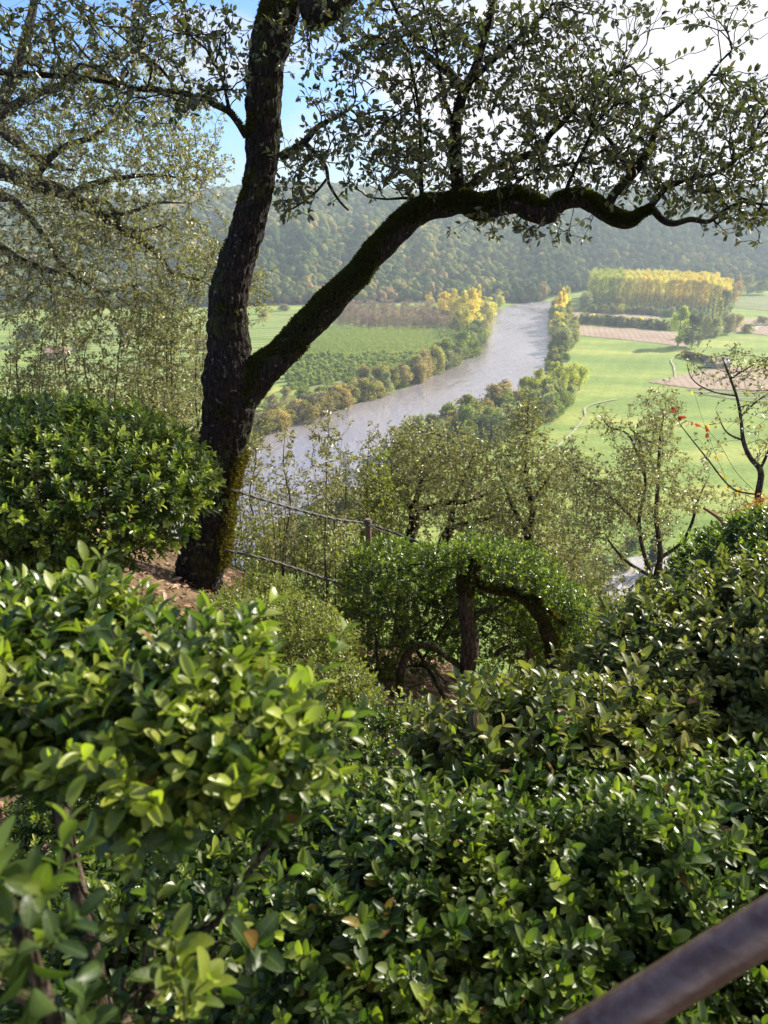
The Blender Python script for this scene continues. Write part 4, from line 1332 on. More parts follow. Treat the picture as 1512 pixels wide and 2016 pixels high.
# ------------------------------------------------------------------ pale holm oak reaching in from the west
def wood_tree(name, label, cat, mat_leaf, mat_bark, limbs, blobs, per, lmin, lmax, wr, rtip=0.0022, Y=8.0, group=None, tpl=T_LOW, bark_k=12, up=0.4, wob=0.06, dens=1.0, spread=1.0, t0=0.25, rough=0.08):
    p, r = pl(limbs[0], Y)
    gz = float(near_h(p[0][0], p[0][1])) - 0.12
    foot = np.array([p[0][0], p[0][1] + 0.02, min(gz, p[0][2] - 0.05)])
    root = empty(name, foot, label, cat, group)
    mb = MB()
    sk = Skel()
    for i, l in enumerate(limbs):
        p, r = pl(l, Y)
        if i == 0:
            p, r = [foot] + p, [r[0] * 1.3] + r
        r[-1] *= 0.35
        bark_tube(mb, p, r, k=bark_k, per=8, rough=rough, ridge=0.03, seed=i + 3)
        sk.line(p, r, 0.10)
    att = []
    for e in blobs:
        att += in_ell(*e[:6], max(2, int(e[6] * dens)))
    Bs, ids, cnt, n0 = sk.grow(att, seg=5, wob=wob)
    sk.tubes(mb, Bs, ids, cnt, n0, rtip, 0.42, 0.03, 4)
    mb.build('trunk', mat_bark, root)
    mb = MB()
    twig_leaves(mb, Bs, per, lmin, lmax, wr, tpl, spread, t0, up)
    mb.build('foliage', mat_leaf, root)
    return root


def build_left_tree():
    limbs = [[(-420, 900, 130), (-300, 600, 110), (-200, 420, 80), (-100, 300, 50), (-20, 230, 30), (30, 140, 22), (60, 40, 18), (80, -80, 14)],
             [(-200, 420, 60), (-80, 350, 44), (0, 338, 34), (60, 360, 30), (110, 372, 28), (160, 398, 24), (200, 424, 22), (240, 447, 18), (278, 474, 13), (312, 502, 11), (338, 538, 9), (372, 544, 8), (415, 562, 6)],
             [(-150, 420, 30), (0, 388, 18), (50, 420, 14), (90, 470, 10), (120, 520, 8), (160, 560, 6)],
             [(60, 358, 18), (100, 310, 13), (135, 285, 11), (180, 270, 10), (222, 238, 7), (260, 200, 5)],
             [(200, 424, 10), (250, 420, 8), (310, 400, 6), (370, 400, 4)],
             [(140, 380, 16), (190, 360, 12), (240, 350, 9), (310, 345, 6), (380, 355, 4)],
             [(0, 250, 30), (60, 300, 16), (110, 330, 10), (150, 335, 7)],
             [(160, 398, 12), (210, 400, 9), (250, 450, 7), (300, 450, 5), (340, 430, 4)],
             [(-100, 400, 24), (20, 500, 16), (90, 530, 12), (150, 545, 8), (200, 575, 6), (260, 560, 5)],
             [(-100, 300, 34), (40, 200, 18), (120, 170, 12), (200, 130, 8), (280, 90, 5)]]
    wood_tree('holm_oak', 'pale leaved holm oak spreading its twisting branches above the domed box hedge', 'tree', M_OAKL, M_BARKG, limbs,
              [(60, 300, 150, 120, 6.6, 9.2, 380), (200, 240, 150, 110, 6.8, 9.0, 330), (120, 430, 150, 100, 6.4, 9.0, 380), (280, 340, 130, 110, 7, 9.0, 330), (260, 480, 150, 80, 7, 9, 330), (60, 560, 130, 80, 6.6, 9, 260),
               (350, 250, 80, 80, 7.2, 8.8, 110), (390, 330, 60, 60, 7.4, 8.6, 100), (400, 500, 70, 80, 7.4, 8.6, 130), (200, 590, 160, 50, 7, 9, 170), (450, 560, 80, 60, 7.4, 8.4, 90), (160, 120, 170, 110, 7, 9, 240), (330, 130, 110, 100, 7, 9, 120), (505, 570, 35, 60, 7.4, 8.0, 34), (-60, 420, 100, 200, 6.5, 9.5, 150), (110, 640, 150, 60, 7, 9, 130), (300, 630, 110, 60, 7, 9, 120)],
              7, 0.024, 0.044, 0.50, rtip=0.0012, Y=7.8, dens=1.75, t0=0.55)


build_left_tree()


# ------------------------------------------------------------------ saplings and scrub on the slope
def sapling(u0, v0, u1, v1, w, Y, n, label, name='holm_oak_sapling', mat=M_OAKL, per=8, lm=(0.022, 0.040), wr=0.48, thick=3.2, group=None, t_lo=0.25, bark=M_TWIG, cat='sapling', forks=2, dy=0.5, seed=None):
    """(u0,v0) top, (u1,v1) foot in the photo"""
    N_ = 6
    tr = []
    for i in range(N_):
        t = i / (N_ - 1)
        tr.append((u1 + (u0 - u1) * t + rng.normal() * 6 * (0 < i < N_ - 1), v1 + (v0 - v1) * t, thick * (1 - t) + 1.5, Y))
    limbs = [tr]
    for k in range(forks):
        i = rng.integers(1, 3)
        a = tr[i]
        s = rng.choice([-1, 1]) * w * rng.uniform(0.3, 0.75)
        yy = Y + rng.uniform(-dy, dy) * 0.6
        tv = v0 + (v1 - v0) * rng.uniform(0.05, 0.35)
        limbs.append([(a[0], a[1], thick * 0.6, Y), (a[0] + s * 0.45, a[1] + (tv - a[1]) * 0.4, thick * 0.4, (Y + yy) / 2), (a[0] + s, tv, 1.5, yy)])
    blobs = []
    for k in range(7):
        t = t_lo + (1 - t_lo) * (k + 0.5) / 7
        ww = w * (1.25 - 0.65 * ((t - t_lo) / (1 - t_lo)) ** 1.5) * 1.25
        blobs.append((u1 + (u0 - u1) * t, v1 + (v0 - v1) * t, ww, abs(v1 - v0) * 0.09 + 8, Y - dy, Y + dy, max(2, int(3.3 * n / 7 * (1.25 - 0.5 * t)))))
    return wood_tree(name, label, cat, mat, bark, limbs, blobs, per, lm[0], lm[1], wr, rtip=0.0010, Y=Y, group=group, bark_k=7, rough=0.04, t0=0.45)


def build_saplings():
    g = 'thin saplings on the slope beneath the holm oak'
    L_ = [(38, 650, 50, 960, 34, 7.0, 60), (88, 640, 80, 960, 34, 7.6, 60), (132, 600, 130, 960, 36, 6.8, 70), (178, 650, 168, 960, 30, 7.4, 60), (240, 636, 222, 980, 34, 7.0, 70), (282, 580, 262, 990, 34, 7.6, 70),
          (330, 600, 300, 1000, 44, 7.0, 90), (352, 520, 322, 1000, 54, 7.3, 150), (395, 640, 372, 1010, 34, 6.6, 70), (300, 520, 310, 980, 50, 8.0, 110), (20, 690, 10, 960, 34, 8.0, 50), (205, 720, 200, 980, 36, 8.2, 60), (380, 700, 350, 1010, 40, 8.4, 90), (110, 710, 110, 960, 36, 8.5, 60), (60, 730, 60, 960, 36, 7.0, 50), (340, 780, 330, 1000, 40, 6.4, 80), (270, 730, 270, 980, 36, 6.6, 70)]
    names = ['first', 'second', 'third', 'fourth', 'fifth', 'sixth', 'seventh', 'eighth', 'ninth', 'tenth', 'eleventh', 'twelfth', 'thirteenth', 'fourteenth', 'fifteenth', 'sixteenth', 'seventeenth']
    order = sorted(range(len(L_)), key=lambda i: L_[i][0])
    for i, e in enumerate(L_):
        sapling(*e, f'thin leafy sapling above the domed hedge, {names[order.index(i)]} counting towards the oak trunk', group=g, forks=2, t_lo=0.3)
    S = [(500, 840, 490, 1180, 34, 6.6, 90, 'short leafy sapling close against the oak trunk, before the river'),
         (563, 835, 565, 1230, 22, 6.2, 34, 'thin bare stemmed sapling before the river with sparse tufts'),
         (648, 818, 640, 1260, 46, 5.9, 90, 'tall slender sapling with leaf tufts silhouetted on the river'),
         (728, 846, 715, 1250, 26, 6.8, 50, 'small sapling whose tip pokes up before the river between taller ones'),
         (600, 930, 600, 1300, 60, 7.4, 130, 'low leafy sapling under the upper cable'),
         (530, 950, 540, 1300, 50, 7.8, 130, 'dense sapling beside the trunk between the two cables'),
         (680, 900, 690, 1300, 50, 7.6, 130, 'bushy sapling crossing the cables behind the topiary')]
    for e in S:
        sapling(*e, group='saplings between the oak and the topiary', t_lo=0.3, forks=3)
    # spindly undergrowth under the cables
    for i, (u, v, w) in enumerate([(480, 1010, 50), (520, 1080, 60), (580, 1040, 60), (640, 1080, 60), (560, 1150, 70), (500, 1180, 60), (620, 1180, 70), (680, 1200, 60), (660, 1040, 50), (450, 1100, 40)]):
        sapling(u, v, u + rng.uniform(-20, 20), 1420, w * 1.3, 6.2 + 0.35 * (i % 4), 130, ['olive', 'yellow green', 'pale', 'fresh green', 'dusty green'][i % 5] + ' undergrowth shrub ' + ['beside the trunk foot under the upper cable', 'low beside the trunk under the lower cable', 'in the gap between the two cables', 'where the lower cable nears the topiary', 'at the foot of the bank behind the blurred hedge', 'close behind the trunk foot', 'below the lower cable', 'pressed against the west side of the topiary', 'just under the upper cable near its stake', 'half hidden by the mossy side of the trunk'][i],
                name='undergrowth_shrub', cat='shrub', mat=M_BUSH, per=8, lm=(0.018, 0.040), wr=0.6, group='undergrowth between trunk and topiary', t_lo=0.15, forks=4)
    # broad grey green crowns behind the topiary
    wood_tree('holm_oak', 'broad grey green holm oak with crooked branches standing behind the topiary', 'tree', M_OAKL, M_BARK,
              [[(790, 1240, 34), (800, 1090, 26), (815, 1030, 22), (812, 1000, 18), (790, 970, 12), (770, 930, 8)], [(812, 1015, 16), (840, 1000, 12), (880, 990, 10), (930, 985, 8), (980, 960, 6)], [(814, 1000, 12), (830, 950, 9), (850, 900, 7), (870, 860, 5)],
               [(850, 1160, 24), (868, 1080, 20), (886, 1040, 18), (890, 1010, 12), (905, 960, 8), (930, 900, 6)], [(886, 1040, 12), (920, 1030, 10), (960, 1020, 8), (1000, 1010, 6)]],
              [(850, 910, 100, 70, 7.2, 9.6, 430), (780, 950, 80, 70, 7.2, 9.4, 260), (930, 930, 90, 80, 7.2, 9.6, 330), (860, 1010, 140, 60, 7.2, 9.6, 300), (960, 1010, 90, 60, 7.4, 9.4, 190), (800, 870, 50, 40, 7.6, 8.8, 90), (740, 990, 50, 60, 7.2, 8.6, 110), (950, 1080, 80, 40, 7.4, 8.6, 90)],
              8, 0.022, 0.042, 0.50, rtip=0.0011, Y=8.2, dens=2.3, t0=0.5)
    wood_tree('holm_oak', 'slim holm oak with mossy crooked stem beside the broad one', 'tree', M_OAKL, M_BARK,
              [[(1050, 1200, 22), (1046, 1090, 18), (1040, 1050, 18), (1048, 1015, 12), (1040, 960, 9), (1034, 900, 7), (1038, 840, 4), (1040, 790, 3)], [(1040, 1050, 9), (1010, 1000, 6), (990, 950, 4)], [(1044, 990, 8), (1080, 940, 5), (1110, 900, 3)]],
              [(1036, 830, 40, 50, 7.0, 7.8, 90), (1030, 900, 60, 50, 6.8, 8.0, 150), (1060, 970, 90, 60, 6.8, 8.4, 230), (1080, 1040, 100, 60, 6.8, 8.4, 210), (1000, 1060, 70, 60, 7, 8.4, 120), (1100, 930, 50, 50, 7, 8, 80), (1120, 1100, 90, 50, 7, 8.4, 150)],
              8, 0.022, 0.040, 0.50, rtip=0.0010, Y=7.4, dens=2.1, t0=0.5)
    sapling(745, 905, 745, 1200, 45, 7.0, 120, 'fresh green leafy bush beside the cable stake', name='green_shrub', cat='shrub', mat=M_BUSH, per=10, wr=0.6, t_lo=0.3)
    wood_tree('young_oak', 'upright young oak with many forked stems rising before the meadow', 'tree', M_OAKL, M_TWIG,
              [[(1290, 1260, 20), (1288, 1190, 17), (1292, 1140, 14), (1300, 1090, 11), (1292, 1020, 9), (1296, 940, 7), (1300, 860, 5), (1312, 790, 3)], [(1290, 1160, 11), (1268, 1090, 9), (1258, 1030, 7), (1270, 950, 6), (1262, 880, 4), (1240, 840, 3)],
               [(1262, 1040, 7), (1225, 1000, 6), (1180, 960, 5), (1140, 930, 4), (1110, 905, 3)], [(1298, 1100, 8), (1340, 1070, 7), (1362, 1030, 6), (1372, 990, 5), (1390, 950, 3)], [(1270, 940, 5), (1240, 860, 4), (1200, 840, 3), (1180, 815, 2)],
               [(1292, 1140, 8), (1240, 1110, 6), (1210, 1080, 5), (1190, 1050, 3)]],
              [(1300, 820, 50, 60, 5.4, 6.6, 130), (1270, 900, 60, 60, 5.3, 6.7, 210), (1290, 980, 80, 60, 5.3, 6.7, 210), (1200, 970, 70, 60, 5.3, 6.7, 210), (1140, 940, 50, 50, 5.4, 6.4, 90), (1230, 1040, 90, 50, 5.4, 6.6, 150), (1190, 830, 40, 30, 5.6, 6.4, 24), (1370, 960, 50, 60, 5.4, 6.4, 60), (1150, 1040, 60, 60, 5.4, 6.4, 90), (1120, 880, 30, 30, 5.6, 6.2, 22)],
              7, 0.018, 0.034, 0.48, rtip=0.0008, Y=6.0, dens=1.6, t0=0.5)
    wood_tree('grey_sapling', 'half bare grey stemmed tree with few leaves rising at the east edge', 'tree', M_OAKL, M_BARKG,
              [[(1520, 1160, 15), (1500, 1050, 13), (1492, 985, 12), (1498, 930, 11), (1478, 902, 9), (1464, 870, 8), (1458, 820, 6), (1450, 780, 5), (1432, 730, 4), (1420, 700, 2)], [(1496, 925, 6), (1512, 890, 5), (1530, 840, 4)], [(1464, 868, 4), (1430, 850, 3), (1410, 810, 2)], [(1458, 820, 4), (1490, 790, 3), (1520, 770, 2)],
               [(1452, 780, 3.5), (1400, 770, 2.5), (1362, 745, 2), (1350, 700, 1)], [(1440, 745, 3), (1480, 720, 2.5), (1520, 700, 2)], [(1494, 975, 4), (1440, 960, 3), (1390, 900, 3), (1350, 850, 2), (1320, 810, 1.5)]],
              [(1400, 730, 60, 50, 3.7, 4.3, 34), (1470, 720, 60, 40, 3.7, 4.3, 44), (1490, 780, 40, 60, 3.7, 4.3, 34), (1440, 850, 80, 60, 3.7, 4.3, 20), (1500, 870, 30, 40, 3.8, 4.3, 16), (1450, 1000, 60, 40, 3.9, 4.5, 40)],
              4, 0.016, 0.030, 0.5, rtip=0.0009, Y=4.0, dens=1.3)
    # scrub low behind the topiary and to its right
    for i, (u, v, w, Y, m) in enumerate([(1130, 1080, 70, 6.6, M_OAKL), (1190, 1120, 60, 6.2, M_OAKL), (1150, 1160, 70, 5.6, M_BUSH), (1090, 1100, 60, 6.8, M_OAKL), (1215, 1200, 40, 5.2, M_BUSH), (1180, 1210, 50, 4.8, M_BUSH), (1010, 1090, 60, 7.0, M_OAKL), (1250, 1210, 30, 4.6, M_BUSH)]):
        sapling(u, v, u, v + 330, w, Y, 170, ['greyish', 'leggy grey', 'yellow flecked green', 'dense grey', 'small green', 'round green', 'dim grey', 'tiny green'][i] + ' shrub ' + ['right behind the arched topiary', 'before the pale road', 'resting on the topiary shoulder', 'under the mossy crooked stem', 'at the road edge beside the dark hedge', 'between topiary shoulder and leathery hedge', 'over the topiary dome', 'at the foot of the upright young oak'][i],
                name='scrub_bush', cat='shrub', mat=m, per=9, lm=(0.016, 0.034), wr=0.55, t_lo=0.3, forks=4, group='scrub behind the topiary')


build_saplings()


# yellow, red and orange leaves caught in the eastern scrub
def build_accents():
    for lst, name, mat, lab in (([(1366, 770, 1), (1388, 840, 2), (1412, 902, 5), (1426, 935, 2), (1434, 958, 7), (1452, 968, 6), (1494, 985, 1)], 'yellow_leaves', M_YEL, 'few bright yellow leaves hanging before the meadow'),
                                ([(1322, 806, 2), (1340, 822, 5), (1356, 830, 4), (1372, 838, 2), (1394, 848, 4), (1420, 880, 0), (1450, 930, 0), (1494, 975, 0)], 'red_leaves', M_RED, 'small dark red leaves on a bare twig before the meadow'),
                                ):
        mb = MB()
        pts = []
        for u, v, k in lst:
            c = P(u, v, 4.2)
            pts.append(c)
            m = k
            pos = c + randunit(m) * 0.012
            l = rng.uniform(0.02, 0.034, m)
            leaves(mb, pos, randunit(m), randunit(m), l, l * 0.65, T_OAK)
        root = empty(name[:-7] + '_leaf_spray', pts[0], lab, 'leaves')
        mb.build('foliage', mat, root)
        mb = MB()
        c = catmull(pts, 6)
        tubes(mb, [c], [np.linspace(0.0007, 0.0016, len(c))], 5)
        mb.build('twig', M_TWIG, root)
    mb = MB()
    m = 700
    c = np.array([P(u, v, 3.9) for u, v in [(1486, 998), (1500, 985), (1460, 1008), (1440, 1020), (1500, 1004)]])
    pos = c[rng.integers(0, len(c), m)] + randunit(m) * rng.uniform(0, 0.06, (m, 1))
    l = rng.uniform(0.008, 0.018, m)
    root = empty('orange_shrub', c[0], 'small orange and ochre leaved shrub at the stem of the grey tree', 'shrub')
    leaves(mb, pos, randunit(m), randunit(m), l, l * 0.6, T_LOW)
    mb.build('foliage', leaf_mat('ochre_leaf', (0.35, 0.18, 0.03), (0.5, 0.3, 0.05), (0.5, 0.35, 0.05), (0.4, 0.25, 0.06), 0.5, 0.35, (1.3, 1.1, 0.5)), root)
    mb = MB()
    for a, b in (((1385, 1000), (1432, 1050)), ((1432, 1050), (1470, 1100)), ((1395, 1052), (1440, 1036)), ((1486, 998), (1490, 1080))):
        p0, p1 = P(*a, 3.9), P(*b, 3.9)
        tubes(mb, [catmull([p0, (p0 + p1) / 2 + rng.normal(size=3) * 0.02, p1], 4)], [np.linspace(0.007, 0.014, 9)], 8)
    mb.build('stems', simple_mat('red_brown_stem', (0.16, 0.07, 0.03), c2=(0.25, 0.12, 0.05)), root)


build_accents()


# ------------------------------------------------------------------ clipped box hedges
def B(u, v, ru, rv, Y, ry):
    """a lobe seen at photo point u,v with pixel radii, at distance Y and depth radius ry"""
    m = mpp(u, v, Y)
    return (P(u, v, Y), np.array([ru * m, ry, rv * m / 0.95]))


def shell_points(lobes, spacing, noise_a, noise_s, seed, zcut=None):
    P_, N_ = [], []
    for k, (c, r) in enumerate(lobes):
        area = 4 * np.pi * (((r[0] * r[1]) ** 1.6 + (r[0] * r[2]) ** 1.6 + (r[1] * r[2]) ** 1.6) / 3) ** (1 / 1.6)
        n = int(area / spacing ** 2)
        d = randunit(n * 2)
        w = np.linalg.norm(d / r, axis=1)                         # even spread over the ellipsoid
        d = d[rng.random(n * 2) < w * min(r) * 1.0][:n * 2]
        p = c + d * r
        nn = nrmz(d / r)
        p = p + nn * (noise_a * fbm(p, noise_s, 3, seed))[:, None]
        keep = np.ones(len(p), bool)
        for j, (c2, r2) in enumerate(lobes):
            if j != k:
                keep &= np.sum(((p - c2) / r2) ** 2, 1) > 0.86
        P_.append(p[keep])
        N_.append(nn[keep])
    p, nn = np.concatenate(P_), np.concatenate(N_)
    if zcut is not None:
        k = p[:, 2] > zcut
        p, nn = p[k], nn[k]
    return p, nn


def box_hedge(name, label, cat, lobes, spacing, ll, mat, foot=None, L=(0.035, 0.08), pairs=6, tpl=T_MID, group=None, noise_a=0.03, noise_s=5.0, stems=120, seed=1, depth=0.08, inner=1.0, zcut=None, stem_r=0.012, under=1.0, wr=0.48, stray=0.05, young=0.5):
    c0 = lobes[0][0]
    if foot is None:
        foot = np.array([c0[0], c0[1], float(near_h(c0[0], c0[1]))])
    root = empty(name, foot, label, cat, group)
    p, nn = shell_points(lobes, spacing, noise_a, noise_s, seed, zcut)
    if under < 1:
        k = (nn[:, 2] > -0.15) | (rng.random(len(p)) < under)
        p, nn = p[k], nn[k]
    n = len(p)
    p = p - nn * (rng.random(n) ** 1.5 * depth)[:, None]
    d = nrmz(nn * 0.75 + np.array([0, 0, 0.45]) + randunit(n) * 0.6)
    Ls = rng.uniform(L[0], L[1], n) * np.where(rng.random(n) < stray, 1.9, 1.0)
    a = perp(d)
    b = np.cross(d, a)
    mb = MB()
    side = perp(d) * 0.12
    st = np.stack([p, p + (d * 0.5 + side * 0.5) * Ls[:, None], p + d * Ls[:, None]], 1)
    ms = MB()
    tubes(ms, st, np.broadcast_to([0.0011, 0.0009, 0.0005], (n, 3)), 3)
    tone = np.clip(0.45 + 0.35 * fbm(p, 3.0, 3, seed + 4) + rng.normal(size=n) * 0.12, 0, 0.9)
    yshoot = np.clip(rng.normal(0.30, 0.45, n) + 0.5 * fbm(p, 6.0, 2, seed + 9), 0, 1) * young * 2
    ssc = np.clip(rng.normal(1.0, 0.2, n), 0.55, 1.4)
    for j in range(pairs):
        t = (j + 0.6) / pairs
        base = st[:, 0] * (1 - t) ** 2 + 2 * t * (1 - t) * st[:, 1] + t * t * st[:, 2]
        ax, bx = (a, b) if j % 2 == 0 else (b, a)
        for s in (1, -1):
            out = nrmz(d * (0.45 + 0.75 * t) + ax * s * (1.0 - 0.35 * t) + randunit(n) * 0.22)
            up = nrmz(d * 0.9 - ax * s * 0.6 + randunit(n) * 0.25 + [0, 0, 0.35])
            l = ll * ssc * rng.uniform(0.65, 1.2, n) * (1.08 - 0.5 * max(0, t - 0.55))
            rr = np.clip(tone + rng.normal(size=n) * 0.12, 0, 0.94)
            rr = np.where(rng.random(n) < 0.012, 0.99, rr)
            leaves(mb, base, out, up, l, l * wr * rng.uniform(0.85, 1.15, n), tpl, young=np.clip(yshoot * (t ** 1.2) * 1.25 * rng.uniform(0.5, 1.2, n), 0, 1), rnd=rr)
    # older leaves deeper in
    m = int(n * 2.0 * inner)
    k = rng.integers(0, n, m)
    q = p[k] - nn[k] * rng.uniform(0.3, 2.4, (m, 1)) * depth
    l = ll * rng.uniform(0.7, 1.1, m)
    leaves(mb, q, randunit(m), randunit(m) + [0, 0, 0.5], l, l * wr, tpl if tpl is T_LOW else T_MID, rnd=rng.random(m) * 0.5)
    mb.build('foliage', mat, root)
    ms.build('twigs', M_BOXTWIG, root)
    if stems:
        sk = Skel()
        sk.line([foot + [0, 0, -0.05], foot * 0.6 + c0 * 0.4 + [0.02, 0.01, 0], c0 - [0, 0, 0.3] * lobes[0][1]], [stem_r * 1.6, stem_r * 1.2, stem_r * 0.8], 0.04)
        k = rng.choice(n, min(stems, n), replace=False)
        Bs, ids, cnt, n0 = sk.grow(list(p[k] - nn[k] * 0.015), seg=5, wob=0.10)
        mb = MB()
        sk.tubes(mb, Bs, ids, cnt, n0, 0.0016, 0.5, stem_r, 6)
        tubes(mb, [np.array(sk.p[:n0])], [np.array(sk.r[:n0])], 8)
        mb.build('stems', M_BOXTWIG, root)
    return root


def build_hedges():
    # nearest: tall hedge, out of focus
    box_hedge('box_hedge', 'tall blurred box hedge nearest the viewer, large glossy leaves above bare stems', 'hedge',
              [B(90, 1452, 285, 188, 0.80, 0.19), B(-220, 1440, 260, 230, 0.8, 0.2), B(375, 1485, 205, 160, 0.72, 0.14), B(545, 1480, 85, 75, 0.68, 0.07)],
              0.019, 0.0245, M_BOX, foot=np.array([-0.35, 0.62, CZ - 1.72]), L=(0.03, 0.07), pairs=5, tpl=T_HI, noise_a=0.035, noise_s=7, stems=170, seed=2, depth=0.05, inner=0.5, under=0.35, stem_r=0.013, young=0.8, zcut=CZ - 0.55)
    box_hedge('box_bush', 'loose leafy box shoots low against the nearest hedge, strongly out of focus', 'bush',
              [B(20, 1760, 120, 130, 0.42, 0.05), B(330, 1860, 190, 150, 0.60, 0.07), B(150, 2060, 260, 110, 0.46, 0.07), B(560, 1640, 60, 110, 0.66, 0.05), B(-60, 1960, 160, 120, 0.44, 0.05)],
              0.072, 0.024, M_BOX, foot=np.array([-0.3, 0.55, CZ - 1.72]), L=(0.03, 0.07), pairs=4, tpl=T_HI, noise_a=0.03, noise_s=8, stems=60, seed=3, depth=0.06, inner=0.3, stem_r=0.008, young=0.7)
    # broad hedge filling the foot of the view
    lob = [(np.array([0.02, 0.98, CZ - 1.26]), np.array([0.34, 0.36, 0.26])), (np.array([0.36, 1.04, CZ - 1.28]), np.array([0.38, 0.38, 0.29])), (np.array([0.72, 1.02, CZ - 1.28]), np.array([0.36, 0.34, 0.28])),
           (np.array([-0.3, 1.0, CZ - 1.38]), np.array([0.34, 0.4, 0.26])), (np.array([0.25, 0.72, CZ - 1.34]), np.array([0.5, 0.3, 0.24])), (np.array([0.7, 0.72, CZ - 1.34]), np.array([0.4, 0.3, 0.24]))]
    box_hedge('box_hedge', 'broad glossy dark green box hedge under the rusty handrail', 'hedge', lob,
              0.023, 0.026, M_BOX, foot=np.array([0.25, 1.0, CZ - 1.75]), L=(0.04, 0.085), pairs=6, tpl=T_HI, noise_a=0.085, noise_s=5.5, stems=160, seed=5, depth=0.14, under=0.4, young=0.35)
    box_hedge('box_hedge', 'bronze tinted box hedge with brownish leaves and twiggy top before the arched topiary', 'hedge',
              [B(1080, 1500, 200, 90, 1.40, 0.18), B(900, 1530, 80, 70, 1.38, 0.12), B(1240, 1470, 120, 70, 1.46, 0.16)],
              0.030, 0.032, M_BOXB, L=(0.04, 0.09), pairs=6, tpl=T_HI, noise_a=0.05, noise_s=6, stems=90, seed=6, depth=0.08, under=0.5, stray=0.12)
    box_hedge('box_hedge', 'leathery box hedge rising at the east edge above the rail, leaves greyish and glossy', 'hedge',
              [B(1400, 1330, 190, 110, 1.75, 0.3), B(1275, 1350, 100, 75, 1.72, 0.2), B(1540, 1300, 160, 140, 1.75, 0.3), B(1190, 1395, 80, 50, 1.7, 0.15)],
              0.030, 0.026, M_BOXB, L=(0.04, 0.09), pairs=6, tpl=T_HI, noise_a=0.05, noise_s=5, stems=120, seed=7, depth=0.10, under=0.5, stray=0.10)
    box_hedge('box_hedge', 'shadowed box hedge under the leathery one at the east edge', 'hedge',
              [B(1440, 1530, 210, 100, 1.62, 0.16), B(1300, 1500, 120, 60, 1.66, 0.12)],
              0.032, 0.024, M_BOX, L=(0.04, 0.08), pairs=5, tpl=T_MID, noise_a=0.04, stems=50, seed=8, depth=0.10)
    box_hedge('box_mound', 'dark green box mound sloping down in front of the meadow at the east edge', 'bush',
              [B(1580, 1215, 250, 175, 2.9, 0.5), B(1420, 1250, 120, 95, 2.75, 0.35)],
              0.034, 0.026, M_BOX, L=(0.04, 0.08), pairs=5, tpl=T_MID, noise_a=0.05, noise_s=4, stems=60, seed=9, depth=0.10)
    # domed hedge to the west
    box_hedge('box_dome', 'large domed box bush, sunlit bright green, between the holm oak and the oak trunk', 'bush',
              [B(80, 965, 330, 140, 2.75, 0.5), B(-250, 965, 300, 150, 2.8, 0.5), B(20, 1050, 170, 60, 2.65, 0.3)],
              0.032, 0.025, M_BOX, L=(0.04, 0.075), pairs=6, tpl=T_MID, noise_a=0.035, noise_s=4, stems=140, seed=10, depth=0.10, under=0.6, young=0.75)
    # far lower hedge tops
    box_hedge('box_hedge', 'small leaved low box hedge in the dip between the nearest hedge and the topiary', 'hedge',
              [B(760, 1540, 150, 70, 2.1, 0.35), B(560, 1590, 170, 90, 2.0, 0.35), B(380, 1600, 150, 110, 1.9, 0.3), B(200, 1640, 150, 150, 1.7, 0.3)],
              0.034, 0.021, M_BOX, L=(0.035, 0.07), pairs=5, tpl=T_MID, noise_a=0.04, stems=60, seed=11, depth=0.08, young=0.5)
    box_hedge('box_hedge', 'loose box hedge with small bright leaves on the bank below the trunk foot', 'hedge',
              [B(560, 1300, 140, 110, 3.6, 0.4), B(640, 1400, 110, 80, 3.2, 0.3), B(450, 1250, 90, 70, 4.2, 0.25), B(520, 1200, 70, 60, 4.6, 0.3), B(770, 1450, 90, 42, 4.3, 0.3), B(650, 1330, 60, 70, 4.3, 0.25)],
              0.034, 0.024, M_BUSH, L=(0.04, 0.09), pairs=4, tpl=T_LOW, noise_a=0.10, noise_s=3, stems=60, seed=12, depth=0.15, inner=0.4, under=0.5)
    # arched topiary
    root = box_hedge('box_topiary', 'clump shaped box topiary with two domes, open on one side to its dark arching trunk', 'topiary',
              [B(765, 1170, 88, 98, 4.7, 0.42), B(725, 1290, 60, 130, 4.6, 0.3), B(820, 1215, 85, 110, 4.9, 0.35), B(845, 1150, 60, 62, 4.7, 0.35), B(935, 1130, 75, 54, 4.75, 0.4), B(1000, 1150, 88, 62, 4.8, 0.42), B(1070, 1205, 72, 64, 4.8, 0.4),
               B(1120, 1260, 78, 62, 4.7, 0.35), B(1000, 1260, 130, 100, 5.4, 0.16), B(925, 1094, 44, 17, 4.02, 0.10), B(925, 1100, 50, 22, 4.22, 0.16), B(985, 1108, 70, 30, 4.2, 0.2), B(865, 1112, 44, 30, 4.35, 0.18), B(1050, 1146, 60, 32, 4.25, 0.2), B(1120, 1206, 50, 40, 4.3, 0.2), B(720, 1400, 50, 60, 4.9, 0.2), B(940, 1390, 120, 60, 5.3, 0.12), B(820, 1400, 90, 90, 5.4, 0.1)],
              0.042, 0.024, M_BOX, foot=P(916, 1470, 4.25), L=(0.035, 0.075), pairs=5, tpl=T_LOW, noise_a=0.05, noise_s=4, stems=160, seed=13, depth=0.12, under=0.45, young=0.9, inner=0.9)
    mb, ms = MB(), MB()
    Y = 4.12
